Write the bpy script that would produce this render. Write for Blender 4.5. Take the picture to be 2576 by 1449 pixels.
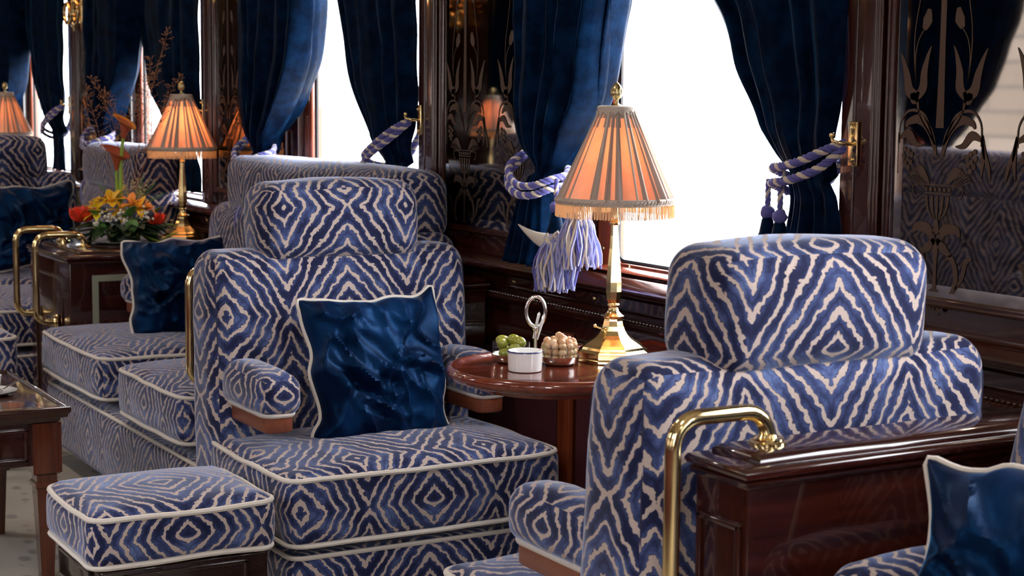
import bpy, math, random
from mathutils import Vector, Matrix, noise
random.seed(7)
PI = math.pi
for o in list(bpy.data.objects):
    bpy.data.objects.remove(o)
S = bpy.context.scene
COL = S.collection

# ------------------------------------------------------------------ camera
CAMZ = 1.25
right = Vector((0.49809811, 0.86707459, 0.0089401)).normalized()
fwd = Vector((-0.86086087, 0.49571263, -0.11483705)).normalized()
upv = right.cross(fwd).normalized()
cam = bpy.data.cameras.new('camera')
cam.sensor_width = 36.0
cam.lens = 4300.0 * 36.0 / 2576.0
cam.clip_start = 0.05
cam.clip_end = 200
co = bpy.data.objects.new('camera', cam)
COL.objects.link(co)
mw = Matrix.Identity(4)
for i in range(3):
    mw[i][0] = right[i]; mw[i][1] = upv[i]; mw[i][2] = -fwd[i]
mw[2][3] = CAMZ
co.matrix_world = mw
cam.dof.use_dof = True
cam.dof.focus_distance = 3.5
cam.dof.aperture_fstop = 9.0
S.camera = co

# ------------------------------------------------------------------ world, exposure
S.view_settings.view_transform = 'Standard'
S.view_settings.look = 'None'
S.view_settings.exposure = 0.30
S.view_settings.gamma = 1.0
S.view_settings.use_curve_mapping = False
S.cycles.use_denoising = True
S.cycles.max_bounces = 10
S.cycles.diffuse_bounces = 4
S.cycles.glossy_bounces = 6
S.cycles.transparent_max_bounces = 16
S.cycles.transmission_bounces = 6
S.cycles.sample_clamp_indirect = 8.0
S.cycles.caustics_reflective = False
S.cycles.caustics_refractive = False
W = bpy.data.worlds.new('sky')
S.world = W
W.use_nodes = True
nt = W.node_tree
nt.nodes.clear()
wo = nt.nodes.new('ShaderNodeOutputWorld')
bg = nt.nodes.new('ShaderNodeBackground')
tc = nt.nodes.new('ShaderNodeTexCoord')
sp = nt.nodes.new('ShaderNodeSeparateXYZ')
mr = nt.nodes.new('ShaderNodeMapRange')
mr.inputs['From Min'].default_value = -0.6
mr.inputs['From Max'].default_value = 0.6
mr.inputs['To Min'].default_value = 17.0      # sky over the platform side
mr.inputs['To Max'].default_value = 13.0      # open bright sky beyond the window wall
nt.links.new(tc.outputs['Generated'], sp.inputs[0])
nt.links.new(sp.outputs['Y'], mr.inputs['Value'])
nt.links.new(mr.outputs[0], bg.inputs['Strength'])
bg.inputs['Color'].default_value = (0.93, 0.96, 1.0, 1)
nt.links.new(bg.outputs[0], wo.inputs[0])

# ------------------------------------------------------------------ layout numbers
WY = 2.20            # inner face of the window wall
OY = -0.62           # inner face of the opposite wall
X0S = [-9.68, -7.895, -6.11, -4.32, -2.53, -0.74, 1.05]      # left edge of each wall post
ZC = 2.3
WTOP = 1.98
XL, XR = -11.5, 3.0

X0O = [-6.11, -4.32, -2.53, -0.74, 1.05, 2.835, 4.62]      # posts of the opposite wall before it is turned round
def opp(p):          # the same wall kit turned half round for the other side
    return (-4.32 - p[0], (WY + OY) - p[1], p[2])
def ident(p):
    return p

def portal(x, y, z, sx, sz, face):
    L = bpy.data.lights.new('window_portal', 'AREA')
    L.shape = 'RECTANGLE'; L.size = sx; L.size_y = sz
    L.cycles.is_portal = True
    o = bpy.data.objects.new('window_portal', L)
    COL.objects.link(o)
    o.location = (x, y, z)
    o.rotation_euler = (math.radians(-90 if face < 0 else 90), 0, 0)
for x0 in X0S:
    xc = (x0 + 0.92 + x0 + 1.77) / 2
    portal(xc, WY + 0.16, 1.41, 0.9, 1.15, -1)
for x0 in X0O:
    xc = (x0 + 0.92 + x0 + 1.77) / 2
    p = opp((xc, WY + 0.16, 1.41))
    portal(p[0], p[1], p[2], 0.9, 1.15, 1)

# ------------------------------------------------------------------ mesh helper
class M:
    def __init__(s):
        s.v = []; s.f = []; s.uv = []; s.mi = []; s.cm = 0
    def face(s, idx, uvs=None):
        s.f.append(idx); s.mi.append(s.cm)
        s.uv.append(uvs if uvs else [(0.0, 0.0)] * len(idx))
    def build(s, name, mats, parent=None, smooth=True, fn=None):
        me = bpy.data.meshes.new(name)
        vs = [fn(p) for p in s.v] if fn else s.v
        me.from_pydata([tuple(p) for p in vs], [], s.f)
        ul = me.uv_layers.new(name='UVMap')
        k = 0
        for u in s.uv:
            for q in u:
                ul.data[k].uv = q; k += 1
        if not isinstance(mats, (list, tuple)): mats = [mats]
        for m in mats: me.materials.append(m)
        me.polygons.foreach_set('material_index', s.mi)
        me.polygons.foreach_set('use_smooth', [bool(smooth)] * len(s.f))
        me.update()
        if smooth:
            try:
                me.set_sharp_from_angle(angle=math.radians(50))
            except Exception:
                pass
        o = bpy.data.objects.new(name, me)
        COL.objects.link(o)
        if parent: o.parent = parent
        return o

def soft(m, x0, x1, y0, y1, z0, z1, r=0.01, bulge=(0, 0, 0, 0, 0, 0), ni=1, nc=2, uo=(0, 0), fn=None, wob=0.0):
    """rounded box; bulge = outward swelling on (-x,+x,-y,+y,-z,+z)"""
    c = ((x0 + x1) / 2, (y0 + y1) / 2, (z0 + z1) / 2)
    h = ((x1 - x0) / 2, (y1 - y0) / 2, (z1 - z0) / 2)
    r = min(r, min(h) * 0.999)
    def axis(hh):
        a = []
        for i in range(nc): a.append(-hh + r * (1 - math.cos(PI / 2 * i / nc)) if False else -hh + r * i / nc)
        for i in range(ni + 1): a.append(-(hh - r) + 2 * (hh - r) * i / ni)
        for i in range(1, nc + 1): a.append(hh - r + r * i / nc)
        return a
    ax = [axis(h[0]), axis(h[1]), axis(h[2])]
    for d in range(3):
        for sgn in (-1, 1):
            if d == 0: a, b = 1, 2
            elif d == 1: a, b = 0, 2
            else: a, b = 1, 0
            A, B = ax[a], ax[b]
            base = len(m.v)
            bl = bulge[d * 2 + (0 if sgn < 0 else 1)]
            for pb in B:
                for pa in A:
                    p = [0, 0, 0]
                    p[d] = sgn * h[d]; p[a] = pa; p[b] = pb
                    ctl = [max(-(h[i] - r), min(h[i] - r, p[i])) for i in range(3)]
                    dv = [p[i] - ctl[i] for i in range(3)]
                    # equal-angle rounding
                    dv = [math.tan(t / r * PI / 4) * r if i != d else t for i, t in enumerate(dv)] if r > 0 else dv
                    L = math.sqrt(sum(t * t for t in dv)) or 1
                    q = [ctl[i] + dv[i] / L * r for i in range(3)]
                    for e in range(3):
                        bb = bulge[e * 2] if q[e] < 0 else bulge[e * 2 + 1]
                        if bb and h[e] > 0:
                            o1, o2 = [k for k in range(3) if k != e]
                            wgt = max(0, 1 - (q[o1] / h[o1]) ** 2) * max(0, 1 - (q[o2] / h[o2]) ** 2)
                            q[e] += bb * (wgt ** 0.7) * (q[e] / h[e])
                    q = [q[i] + c[i] for i in range(3)]
                    if wob:
                        n = noise.noise_vector(Vector(q) * 9.0)
                        q = [q[i] + n[i] * wob for i in range(3)]
                    if fn: q = fn(q)
                    m.v.append(q)
            na = len(A)
            flip = (sgn < 0)
            if d in (1, 2): flip = not flip
            for j in range(len(B) - 1):
                for i in range(na - 1):
                    I = [base + j * na + i, base + j * na + i + 1, base + (j + 1) * na + i + 1, base + (j + 1) * na + i]
                    U = [(A[i] + uo[0], B[j] + uo[1]), (A[i + 1] + uo[0], B[j] + uo[1]), (A[i + 1] + uo[0], B[j + 1] + uo[1]), (A[i] + uo[0], B[j + 1] + uo[1])]
                    if flip: I.reverse(); U.reverse()
                    m.face(I, U)

def box(m, x0, x1, y0, y1, z0, z1, b=0.0):
    if b > 0:
        soft(m, x0, x1, y0, y1, z0, z1, r=b, ni=1, nc=2); return
    k = len(m.v)
    m.v += [(x, y, z) for z in (z0, z1) for y in (y0, y1) for x in (x0, x1)]
    for f in ((0, 2, 3, 1), (4, 5, 7, 6), (0, 1, 5, 4), (2, 6, 7, 3), (0, 4, 6, 2), (1, 3, 7, 5)):
        m.face([k + i for i in f], [(0, 0), (1, 0), (1, 1), (0, 1)])

def tube(m, pts, r, n=8, closed=False, caps=True, flat=1.0):
    P = [Vector(p) for p in pts]
    N = len(P)
    R = r if isinstance(r, (list, tuple)) else [r] * N
    base = len(m.v)
    prev = None
    for i in range(N):
        a = P[(i - 1) % N] if (closed or i > 0) else P[i]
        b = P[(i + 1) % N] if (closed or i < N - 1) else P[i]
        t = (b - a)
        if t.length < 1e-9: t = Vector((0, 0, 1))
        t.normalize()
        if prev is None:
            up = Vector((0, 0, 1)) if abs(t.z) < 0.9 else Vector((1, 0, 0))
            nn = t.cross(up).normalized()
        else:
            nn = (prev - t * prev.dot(t))
            if nn.length < 1e-6: nn = t.orthogonal()
            nn.normalize()
        prev = nn
        bb = t.cross(nn)
        for k in range(n):
            a_ = 2 * PI * k / n
            m.v.append(P[i] + (nn * math.cos(a_) + bb * math.sin(a_) * flat) * R[i])
    rng = N if closed else N - 1
    for i in range(rng):
        i2 = (i + 1) % N
        for k in range(n):
            k2 = (k + 1) % n
            m.face([base + i * n + k, base + i * n + k2, base + i2 * n + k2, base + i2 * n + k],
                   [(k / n, i / N), ((k + 1) / n, i / N), ((k + 1) / n, (i + 1) / N), (k / n, (i + 1) / N)])
    if caps and not closed:
        m.face([base + k for k in range(n)][::-1]); m.face([base + (N - 1) * n + k for k in range(n)])

def lathe(m, prof, n=32, c=(0, 0, 0), rad=None, rot=0.0, capb=True, capt=True):
    base = len(m.v)
    for (r, z) in prof:
        for k in range(n):
            a = 2 * PI * k / n + rot
            rr = rad(r, z, a) if rad else r
            m.v.append((c[0] + rr * math.cos(a), c[1] + rr * math.sin(a), c[2] + z))
    for i in range(len(prof) - 1):
        for k in range(n):
            k2 = (k + 1) % n
            m.face([base + i * n + k, base + i * n + k2, base + (i + 1) * n + k2, base + (i + 1) * n + k],
                   [(k / n, i), ((k + 1) / n, i), ((k + 1) / n, i + 1), (k / n, i + 1)])
    if capb: m.face([base + k for k in range(n)][::-1])
    if capt: m.face([base + (len(prof) - 1) * n + k for k in range(n)])

def ball(m, c, r, nu=12, nv=8, sx=1, sy=1, sz=1, rotm=None, dent=0.0):
    base = len(m.v)
    for j in range(nv + 1):
        th = PI * j / nv
        for i in range(nu):
            ph = 2 * PI * i / nu
            p = Vector((math.sin(th) * math.cos(ph) * sx, math.sin(th) * math.sin(ph) * sy, math.cos(th) * sz)) * r
            if dent: p *= 1 + dent * noise.noise(p / r * 2.3 + Vector(c) * 40)
            if rotm: p = rotm @ p
            m.v.append(Vector(c) + p)
    for j in range(nv):
        for i in range(nu):
            i2 = (i + 1) % nu
            m.face([base + j * nu + i, base + (j + 1) * nu + i, base + (j + 1) * nu + i2, base + j * nu + i2])

def offset_outline(out, d):
    n = len(out); res = []
    for i in range(n):
        p = Vector(out[i]); a = Vector(out[i - 1]); b = Vector(out[(i + 1) % n])
        t1 = (p - a).normalized(); t2 = (b - p).normalized()
        n1 = Vector((t1.y, -t1.x)); n2 = Vector((t2.y, -t2.x))
        q = n1 + n2
        if q.length < 1e-6: q = n1
        q.normalize()
        k = max(0.5, q.dot(n1))
        res.append((p.x + q.x * d / k, p.y + q.y * d / k))
    return res

def loft(m, outline, prof, capb=True, capt=True):
    """outline counter-clockwise in x,y; prof = [(offset outward, z)] from the bottom up"""
    base = len(m.v); n = len(outline)
    for d, z in prof:
        for q in offset_outline(outline, d): m.v.append((q[0], q[1], z))
    for i in range(len(prof) - 1):
        for k in range(n):
            k2 = (k + 1) % n
            m.face([base + i * n + k, base + i * n + k2, base + (i + 1) * n + k2, base + (i + 1) * n + k])
    if capb: m.face([base + k for k in range(n)][::-1])
    if capt: m.face([base + (len(prof) - 1) * n + k for k in range(n)])

def rrect(x0, x1, y0, y1, r, n=6):
    pts = []
    for cx_, cy_, a0 in ((x1 - r, y0 + r, -PI / 2), (x1 - r, y1 - r, 0), (x0 + r, y1 - r, PI / 2), (x0 + r, y0 + r, PI)):
        for i in range(n + 1):
            a = a0 + PI / 2 * i / n
            pts.append((cx_ + r * math.cos(a), cy_ + r * math.sin(a)))
    return pts

def smoothpts(pts, k=6, closed=False):
    P = [Vector(p) for p in pts]; out = []; n = len(P)
    rng = n if closed else n - 1
    for i in range(rng):
        p0 = P[(i - 1) % n] if (closed or i > 0) else P[i]
        p1 = P[i]; p2 = P[(i + 1) % n]
        p3 = P[(i + 2) % n] if (closed or i + 2 < n) else p2
        for j in range(k):
            t = j / k
            out.append(0.5 * ((2 * p1) + (p2 - p0) * t + (2 * p0 - 5 * p1 + 4 * p2 - p3) * t * t + (3 * p1 - p0 - 3 * p2 + p3) * t ** 3))
    if not closed: out.append(P[-1])
    return out

def fillet(pts, r, n=6):
    P = [Vector(p) for p in pts]; out = [P[0]]
    for i in range(1, len(P) - 1):
        a = (P[i - 1] - P[i]).normalized(); b = (P[i + 1] - P[i]).normalized()
        rr = r
        s = P[i] + a * rr; e = P[i] + b * rr
        for j in range(n + 1):
            t = j / n
            k = 0.39  # close to a circular arc
            c1 = s - a * rr * (1 - k) ; c2 = e - b * rr * (1 - k)
            out.append(s * (1 - t) ** 3 + c1 * 3 * t * (1 - t) ** 2 + c2 * 3 * t * t * (1 - t) + e * t ** 3)
    out.append(P[-1])
    return out

def interp(tab, z):
    if z >= tab[0][0]: return tab[0][1]
    for i in range(len(tab) - 1):
        z1, a = tab[i]; z2, b = tab[i + 1]
        if z <= z1 and z >= z2:
            t = (z1 - z) / (z1 - z2)
            pa = tab[i - 1][1] if i > 0 else a - (b - a)
            pb = tab[i + 2][1] if i + 2 < len(tab) else b + (b - a)
            m1 = (b - pa) / 2; m2 = (pb - a) / 2
            return (2 * t ** 3 - 3 * t * t + 1) * a + (t ** 3 - 2 * t * t + t) * m1 + (-2 * t ** 3 + 3 * t * t) * b + (t ** 3 - t * t) * m2
    return tab[-1][1]

# ------------------------------------------------------------------ scene objects helper
def tag(o, label=None, cat=None, group=None, kind=None):
    if label: o['label'] = label
    if cat: o['category'] = cat
    if group: o['group'] = group
    if kind: o['kind'] = kind
    return o
def empty(name, loc=(0, 0, 0), rz=0.0, label=None, cat=None, group=None):
    o = bpy.data.objects.new(name, None)
    COL.objects.link(o)
    o.empty_display_size = 0.05
    o.location = loc; o.rotation_euler = (0, 0, rz)
    return tag(o, label, cat, group)
def struct(o):
    o['kind'] = 'structure'; return o
def copy_tree(o, parent=None):
    kids = [c for c in o.children]
    c = o.copy(); COL.objects.link(c); c.parent = parent
    for ch in kids: copy_tree(ch, c)
    return c
def place(o, loc, rz=None, label=None, group=None):
    o.location = loc
    if rz is not None: o.rotation_euler = (0, 0, rz)
    if label: o['label'] = label
    if group: o['group'] = group
    return o

# ------------------------------------------------------------------ materials
MAT = {}
def newmat(name):
    m = bpy.data.materials.new(name); m.use_nodes = True
    t = m.node_tree; t.nodes.clear()
    out = t.nodes.new('ShaderNodeOutputMaterial')
    b = t.nodes.new('ShaderNodeBsdfPrincipled')
    t.links.new(b.outputs[0], out.inputs[0])
    return m, t, b, out
def setp(b, **k):
    nm = dict(color='Base Color', rough='Roughness', metal='Metallic', coat='Coat Weight', coatr='Coat Roughness', sheen='Sheen Weight', sheenr='Sheen Roughness', sheent='Sheen Tint', spec='Specular IOR Level', trans='Transmission Weight', ior='IOR', em='Emission Color', ems='Emission Strength', alpha='Alpha', sss='Subsurface Weight')
    for a, v in k.items():
        i = b.inputs.get(nm[a])
        if i is None: continue
        if isinstance(v, (tuple, list)) and len(v) == 3: v = (*v, 1)
        i.default_value = v
def N(t, typ, **k):
    n = t.nodes.new(typ)
    for a, v in k.items(): setattr(n, a, v)
    return n
def math_(t, op, a, b=None, c=None, clamp=False):
    n = t.nodes.new('ShaderNodeMath'); n.operation = op; n.use_clamp = clamp
    for i, x in enumerate((a, b, c)):
        if x is None: continue
        if isinstance(x, (int, float)): n.inputs[i].default_value = x
        else: t.links.new(x, n.inputs[i])
    return n.outputs[0]
def ramp(t, fac, stops):
    r = t.nodes.new('ShaderNodeValToRGB')
    e = r.color_ramp.elements
    while len(e) > 1: e.remove(e[-1])
    e[0].position = stops[0][0]; e[0].color = (*stops[0][1], 1)
    for p, c in stops[1:]:
        x = e.new(p); x.color = (*c, 1)
    t.links.new(fac, r.inputs[0])
    return r.outputs[0]
def noise_(t, vec, scale, detail=3, rough=0.5):
    n = t.nodes.new('ShaderNodeTexNoise'); n.inputs['Scale'].default_value = scale
    n.inputs['Detail'].default_value = detail; n.inputs['Roughness'].default_value = rough
    if vec is not None: t.links.new(vec, n.inputs['Vector'])
    return n.outputs[0]
def bump(t, b, h, strength=0.3, dist=0.002):
    n = t.nodes.new('ShaderNodeBump'); n.inputs['Strength'].default_value = strength; n.inputs['Distance'].default_value = dist
    t.links.new(h, n.inputs['Height']); t.links.new(n.outputs[0], b.inputs['Normal'])

def plain(name, color, **k):
    m, t, b, o = newmat(name)
    setp(b, color=color, **k)
    MAT[name] = m
    return m

def zebra(name='zebra_velvet'):
    m, t, b, o = newmat(name)
    uv = N(t, 'ShaderNodeUVMap'); uv.uv_map = 'UVMap'
    s = N(t, 'ShaderNodeSeparateXYZ'); t.links.new(uv.outputs[0], s.inputs[0])
    Pu, Pv = 0.155, 0.19
    u = math_(t, 'ABSOLUTE', s.outputs[0]); v = s.outputs[1]
    tu = math_(t, 'DIVIDE', math_(t, 'PINGPONG', u, Pu), Pu)
    tv = math_(t, 'DIVIDE', math_(t, 'PINGPONG', math_(t, 'ADD', v, 3.8), Pv), Pv)
    tu2 = math_(t, 'POWER', tu, 1.12)
    cmb = N(t, 'ShaderNodeCombineXYZ')
    t.links.new(u, cmb.inputs[0]); t.links.new(v, cmb.inputs[1])
    w1 = math_(t, 'MULTIPLY', math_(t, 'SUBTRACT', noise_(t, cmb.outputs[0], 30, 1), 0.5), 0.75)
    w2 = math_(t, 'MULTIPLY', math_(t, 'SUBTRACT', noise_(t, cmb.outputs[0], 105, 1), 0.5), 0.42)
    w0 = math_(t, 'MULTIPLY', math_(t, 'SUBTRACT', noise_(t, cmb.outputs[0], 9, 1), 0.5), 1.5)
    F = math_(t, 'ADD', math_(t, 'MULTIPLY', tu2, 5.2), math_(t, 'MULTIPLY', tv, 4.4))
    F = math_(t, 'ADD', F, w1); F = math_(t, 'ADD', F, w2); F = math_(t, 'ADD', F, w0)
    fr = math_(t, 'FRACT', math_(t, 'ADD', F, 20))
    d = math_(t, 'MULTIPLY', math_(t, 'ABSOLUTE', math_(t, 'SUBTRACT', fr, 0.5)), 2.0)   # 0 middle of the pale stripe, 1 middle of the pile
    wid = math_(t, 'ADD', math_(t, 'MULTIPLY', noise_(t, cmb.outputs[0], 21, 1), 0.36), 0.12)
    k = math_(t, 'SUBTRACT', d, wid)
    mask = N(t, 'ShaderNodeMapRange'); mask.interpolation_type = 'SMOOTHSTEP'
    mask.inputs['From Min'].default_value = -0.035; mask.inputs['From Max'].default_value = 0.035
    t.links.new(k, mask.inputs['Value']); pile = mask.outputs[0]
    shade = math_(t, 'ADD', math_(t, 'MULTIPLY', noise_(t, cmb.outputs[0], 13, 2), 0.9), math_(t, 'MULTIPLY', k, -0.25))
    fine = noise_(t, uv.outputs[0], 900, 2)
    shade = math_(t, 'ADD', shade, math_(t, 'MULTIPLY', math_(t, 'SUBTRACT', fine, 0.5), 0.5))
    blue = ramp(t, shade, [(0.26, (0.011, 0.013, 0.045)), (0.44, (0.044, 0.062, 0.165)), (0.62, (0.125, 0.175, 0.360))])
    cream = ramp(t, noise_(t, uv.outputs[0], 600, 2), [(0.3, (0.38, 0.30, 0.27)), (0.7, (0.54, 0.44, 0.40))])
    edge = N(t, 'ShaderNodeMapRange'); edge.inputs['From Min'].default_value = 0.03; edge.inputs['From Max'].default_value = 0.13
    t.links.new(math_(t, 'ABSOLUTE', k), edge.inputs['Value'])
    dk = N(t, 'ShaderNodeMix'); dk.data_type = 'RGBA'
    dk.inputs[6].default_value = (0.010, 0.010, 0.040, 1)
    t.links.new(edge.outputs[0], dk.inputs[0]); t.links.new(blue, dk.inputs[7])
    mx = N(t, 'ShaderNodeMix'); mx.data_type = 'RGBA'
    t.links.new(pile, mx.inputs[0]); t.links.new(cream, mx.inputs[6]); t.links.new(dk.outputs[2], mx.inputs[7])
    t.links.new(mx.outputs[2], b.inputs['Base Color'])
    setp(b, rough=0.85, sheenr=0.32, sheent=(0.66, 0.74, 1.0), spec=0.15)
    sw = math_(t, 'ADD', math_(t, 'MULTIPLY', pile, 0.92), 0.10)
    t.links.new(sw, b.inputs['Sheen Weight'])
    bump(t, b, math_(t, 'ADD', pile, math_(t, 'MULTIPLY', fine, 0.3)), 0.5, 0.0012)
    MAT[name] = m
    return m

def velvet(name, c1, c2, tint, sheen=1.0, sr=0.35, scale=14, contrast=(0.35, 0.7), bmp=0.4):
    m, t, b, o = newmat(name)
    oc = N(t, 'ShaderNodeTexCoord')
    n = noise_(t, oc.outputs['Object'], scale, 4, 0.6)
    col = ramp(t, n, [(contrast[0], c1), (contrast[1], c2)])
    t.links.new(col, b.inputs['Base Color'])
    setp(b, rough=0.7, sheen=sheen, sheenr=sr, sheent=tint, spec=0.2)
    bump(t, b, noise_(t, oc.outputs['Object'], 260, 2), bmp, 0.001)
    MAT[name] = m
    return m

def wood(name, c1, c2, rough=0.22, coat=1.0, axis='X', scale=1.0, coatr=0.04):
    m, t, b, o = newmat(name)
    oc = N(t, 'ShaderNodeTexCoord')
    mp = N(t, 'ShaderNodeMapping')
    st = {'X': (1.2, 26, 26), 'Y': (26, 1.2, 26), 'Z': (26, 26, 1.2)}[axis]
    mp.inputs['Scale'].default_value = [q * scale for q in st]
    t.links.new(oc.outputs['Object'], mp.inputs[0])
    n1 = noise_(t, mp.outputs[0], 2.2, 6, 0.65)
    n2 = noise_(t, oc.outputs['Object'], 2.5, 2)
    f = math_(t, 'ADD', math_(t, 'MULTIPLY', n1, 0.75), math_(t, 'MULTIPLY', n2, 0.25))
    col = ramp(t, f, [(0.34, c1), (0.66, c2)])
    t.links.new(col, b.inputs['Base Color'])
    setp(b, rough=rough, coat=coat, coatr=coatr, spec=0.4)
    bump(t, b, n1, 0.015, 0.0005)
    MAT[name] = m
    return m

def metal(name, color, rough=0.14, wear=0.12):
    m, t, b, o = newmat(name)
    oc = N(t, 'ShaderNodeTexCoord')
    n = noise_(t, oc.outputs['Object'], 18, 4)
    r = N(t, 'ShaderNodeMapRange'); r.inputs['To Min'].default_value = rough * 0.7; r.inputs['To Max'].default_value = rough + wear
    t.links.new(n, r.inputs['Value']); t.links.new(r.outputs[0], b.inputs['Roughness'])
    c2 = tuple(q * 0.8 for q in color)
    t.links.new(ramp(t, n, [(0.3, c2), (0.7, color)]), b.inputs['Base Color'])
    setp(b, metal=1.0)
    MAT[name] = m
    return m

Z = zebra()
VC = velvet('curtain_velvet', (0.0006, 0.0022, 0.009), (0.002, 0.014, 0.046), (0.07, 0.32, 0.78), 0.42, 0.22, 22, (.40, .75))
VP = velvet('cushion_velvet', (0.0010, 0.003, 0.016), (0.002, 0.014, 0.055), (0.03, 0.30, 0.70), 0.7, 0.22, 7, (0.42, 0.62), 0.35)
for mm_, rg, sp_ in ((VP, .44, .42), (VC, .55, .12)):
    b_ = [n for n in mm_.node_tree.nodes if n.type == 'BSDF_PRINCIPLED'][0]
    setp(b_, rough=rg, spec=sp_)
    if 'Specular Tint' in b_.inputs: b_.inputs['Specular Tint'].default_value = (0.06, 0.36, 1.0, 1)
LIN = plain('curtain_lining', (0.62, 0.56, 0.50), rough=0.9)
WD = wood('mahogany_dark', (0.016, 0.0035, 0.0020), (0.060, 0.011, 0.005), axis='X')
WDZ = wood('mahogany_upright', (0.020, 0.004, 0.002), (0.048, 0.009, 0.004), axis='Z')
WDY = wood('mahogany_cross', (0.012, 0.002, 0.0014), (0.050, 0.008, 0.004), axis='Y')
WR = wood('mahogany_red', (0.13, 0.022, 0.010), (0.30, 0.060, 0.022), axis='Y', rough=0.25)
WMZ = wood('mahogany_mid_upright', (0.045, 0.010, 0.005), (0.14, 0.032, 0.013), axis='Z')
WTB = wood('tabletop_mahogany', (0.075, 0.011, 0.006), (0.20, 0.036, 0.013), axis='Y', rough=0.2)
WRZ = wood('mahogany_red_upright', (0.16, 0.030, 0.012), (0.34, 0.075, 0.028), axis='Z', rough=0.25)
WA = wood('arm_wood', (0.17, 0.045, 0.020), (0.28, 0.080, 0.036), axis='X', rough=0.4, coat=0.4, coatr=0.2)
WBK = wood('ottoman_wood', (0.010, 0.004, 0.003), (0.030, 0.011, 0.007), axis='Z')
BR = metal('brass', (0.93, 0.72, 0.36), 0.10)
BRA = metal('brass_aged', (0.70, 0.56, 0.28), 0.24)
SV = metal('silver', (0.86, 0.84, 0.82), 0.10)
PIP = plain('piping_cord', (0.62, 0.56, 0.50), rough=0.85)
def _pip():
    t = PIP.node_tree; b = [n for n in t.nodes if n.type == 'BSDF_PRINCIPLED'][0]
    oc = N(t, 'ShaderNodeTexCoord'); bump(t, b, noise_(t, oc.outputs['Object'], 420, 2), 0.6, 0.001)
_pip()
CRM = plain('cord_cream', (0.66, 0.58, 0.48), rough=0.8, sheen=0.3)
CPU = plain('cord_purple', (0.10, 0.10, 0.36), rough=0.8, sheen=0.4, sheent=(0.6, 0.6, 1))
CLV = plain('thread_lavender', (0.30, 0.32, 0.62), rough=0.7, sheen=0.5)
INL = plain('pale_inlay', (0.30, 0.31, 0.24), rough=0.35, coat=0.5)
MAR = plain('maroon_cloth', (0.070, 0.010, 0.018), rough=0.8)
CER = plain('white_china', (0.86, 0.87, 0.88), rough=0.12, coat=0.5)
NVY = plain('navy_rim', (0.03, 0.03, 0.16), rough=0.2)
BLK = plain('rubber_gasket', (0.01, 0.01, 0.012), rough=0.5)
CEI = plain('ceiling_paint', (0.55, 0.48, 0.38), rough=0.6)

def glass_mat(name, rough=0.0, ior=1.45, tint=(1, 1, 1)):
    m, t, b, o = newmat(name)
    t.nodes.remove(b)
    g = N(t, 'ShaderNodeBsdfGlossy'); g.inputs['Roughness'].default_value = 0.02
    tr = N(t, 'ShaderNodeBsdfTransparent'); tr.inputs[0].default_value = (*tint, 1)
    lw = N(t, 'ShaderNodeLayerWeight'); lw.inputs[0].default_value = 0.5
    mx = N(t, 'ShaderNodeMixShader')
    fr = math_(t, 'ADD', math_(t, 'MULTIPLY', math_(t, 'POWER', lw.outputs['Facing'], 4.0), ior - 1.0), 0.03)
    t.links.new(fr, mx.inputs[0]); t.links.new(tr.outputs[0], mx.inputs[1]); t.links.new(g.outputs[0], mx.inputs[2])
    t.links.new(mx.outputs[0], o.inputs[0])
    MAT[name] = m
    return m
SEAM = plain('seam_thread', (.012, .012, .05), rough=.8)
GL = glass_mat('window_glass', ior=1.08)
GB = glass_mat('bowl_glass', ior=1.5, tint=(0.95, 0.97, 0.96))
def mirror_mat():
    m, t, b, o = newmat('mirror_glass')
    setp(b, color=(0.25, 0.225, 0.21), metal=1.0, rough=0.025)
    return m
MIR = mirror_mat()
def bevel_mat():
    m, t, b, o = newmat('mirror_bevel')
    setp(b, color=(0.62, 0.60, 0.56), metal=1.0, rough=0.05)
    return m
MBV = bevel_mat()
ETC = plain('etched_glass', (0.12, 0.085, 0.07), rough=0.5, metal=0.85)
def shade_mat():
    m, t, b, o = newmat('peach_silk')
    oc = N(t, 'ShaderNodeTexCoord')
    setp(b, rough=0.7, sheen=0.2)
    n = noise_(t, oc.outputs['Object'], 40, 3)
    c = ramp(t, n, [(0.3, (0.62, 0.42, 0.34)), (0.7, (0.74, 0.54, 0.45))])
    t.links.new(c, b.inputs['Base Color'])
    tr = N(t, 'ShaderNodeBsdfTranslucent'); tr.inputs[0].default_value = (1.0, 0.42, 0.22, 1)
    mx = N(t, 'ShaderNodeMixShader'); mx.inputs[0].default_value = 0.40
    t.links.new(b.outputs[0], mx.inputs[1]); t.links.new(tr.outputs[0], mx.inputs[2])
    t.links.new(mx.outputs[0], o.inputs[0])
    return m
SHD = shade_mat()
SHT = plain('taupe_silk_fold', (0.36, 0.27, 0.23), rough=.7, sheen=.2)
def fringe_mat():
    m, t, b, o = newmat('fringe_thread')
    setp(b, color=(0.85, 0.66, 0.42), rough=0.7)
    tr = N(t, 'ShaderNodeBsdfTranslucent'); tr.inputs[0].default_value = (1.0, 0.80, 0.56, 1)
    mx = N(t, 'ShaderNodeMixShader'); mx.inputs[0].default_value = 0.4
    t.links.new(b.outputs[0], mx.inputs[1]); t.links.new(tr.outputs[0], mx.inputs[2])
    t.links.new(mx.outputs[0], o.inputs[0])
    return m
FRG = fringe_mat()
BRD = plain('braid_trim', (0.50, 0.42, 0.36), rough=0.7)
def bulb_mat():
    m, t, b, o = newmat('lit_bulb')
    setp(b, color=(1, 0.8, 0.5), em=(1.0, 0.62, 0.28), ems=8.0)
    return m
BUL = bulb_mat()
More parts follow.
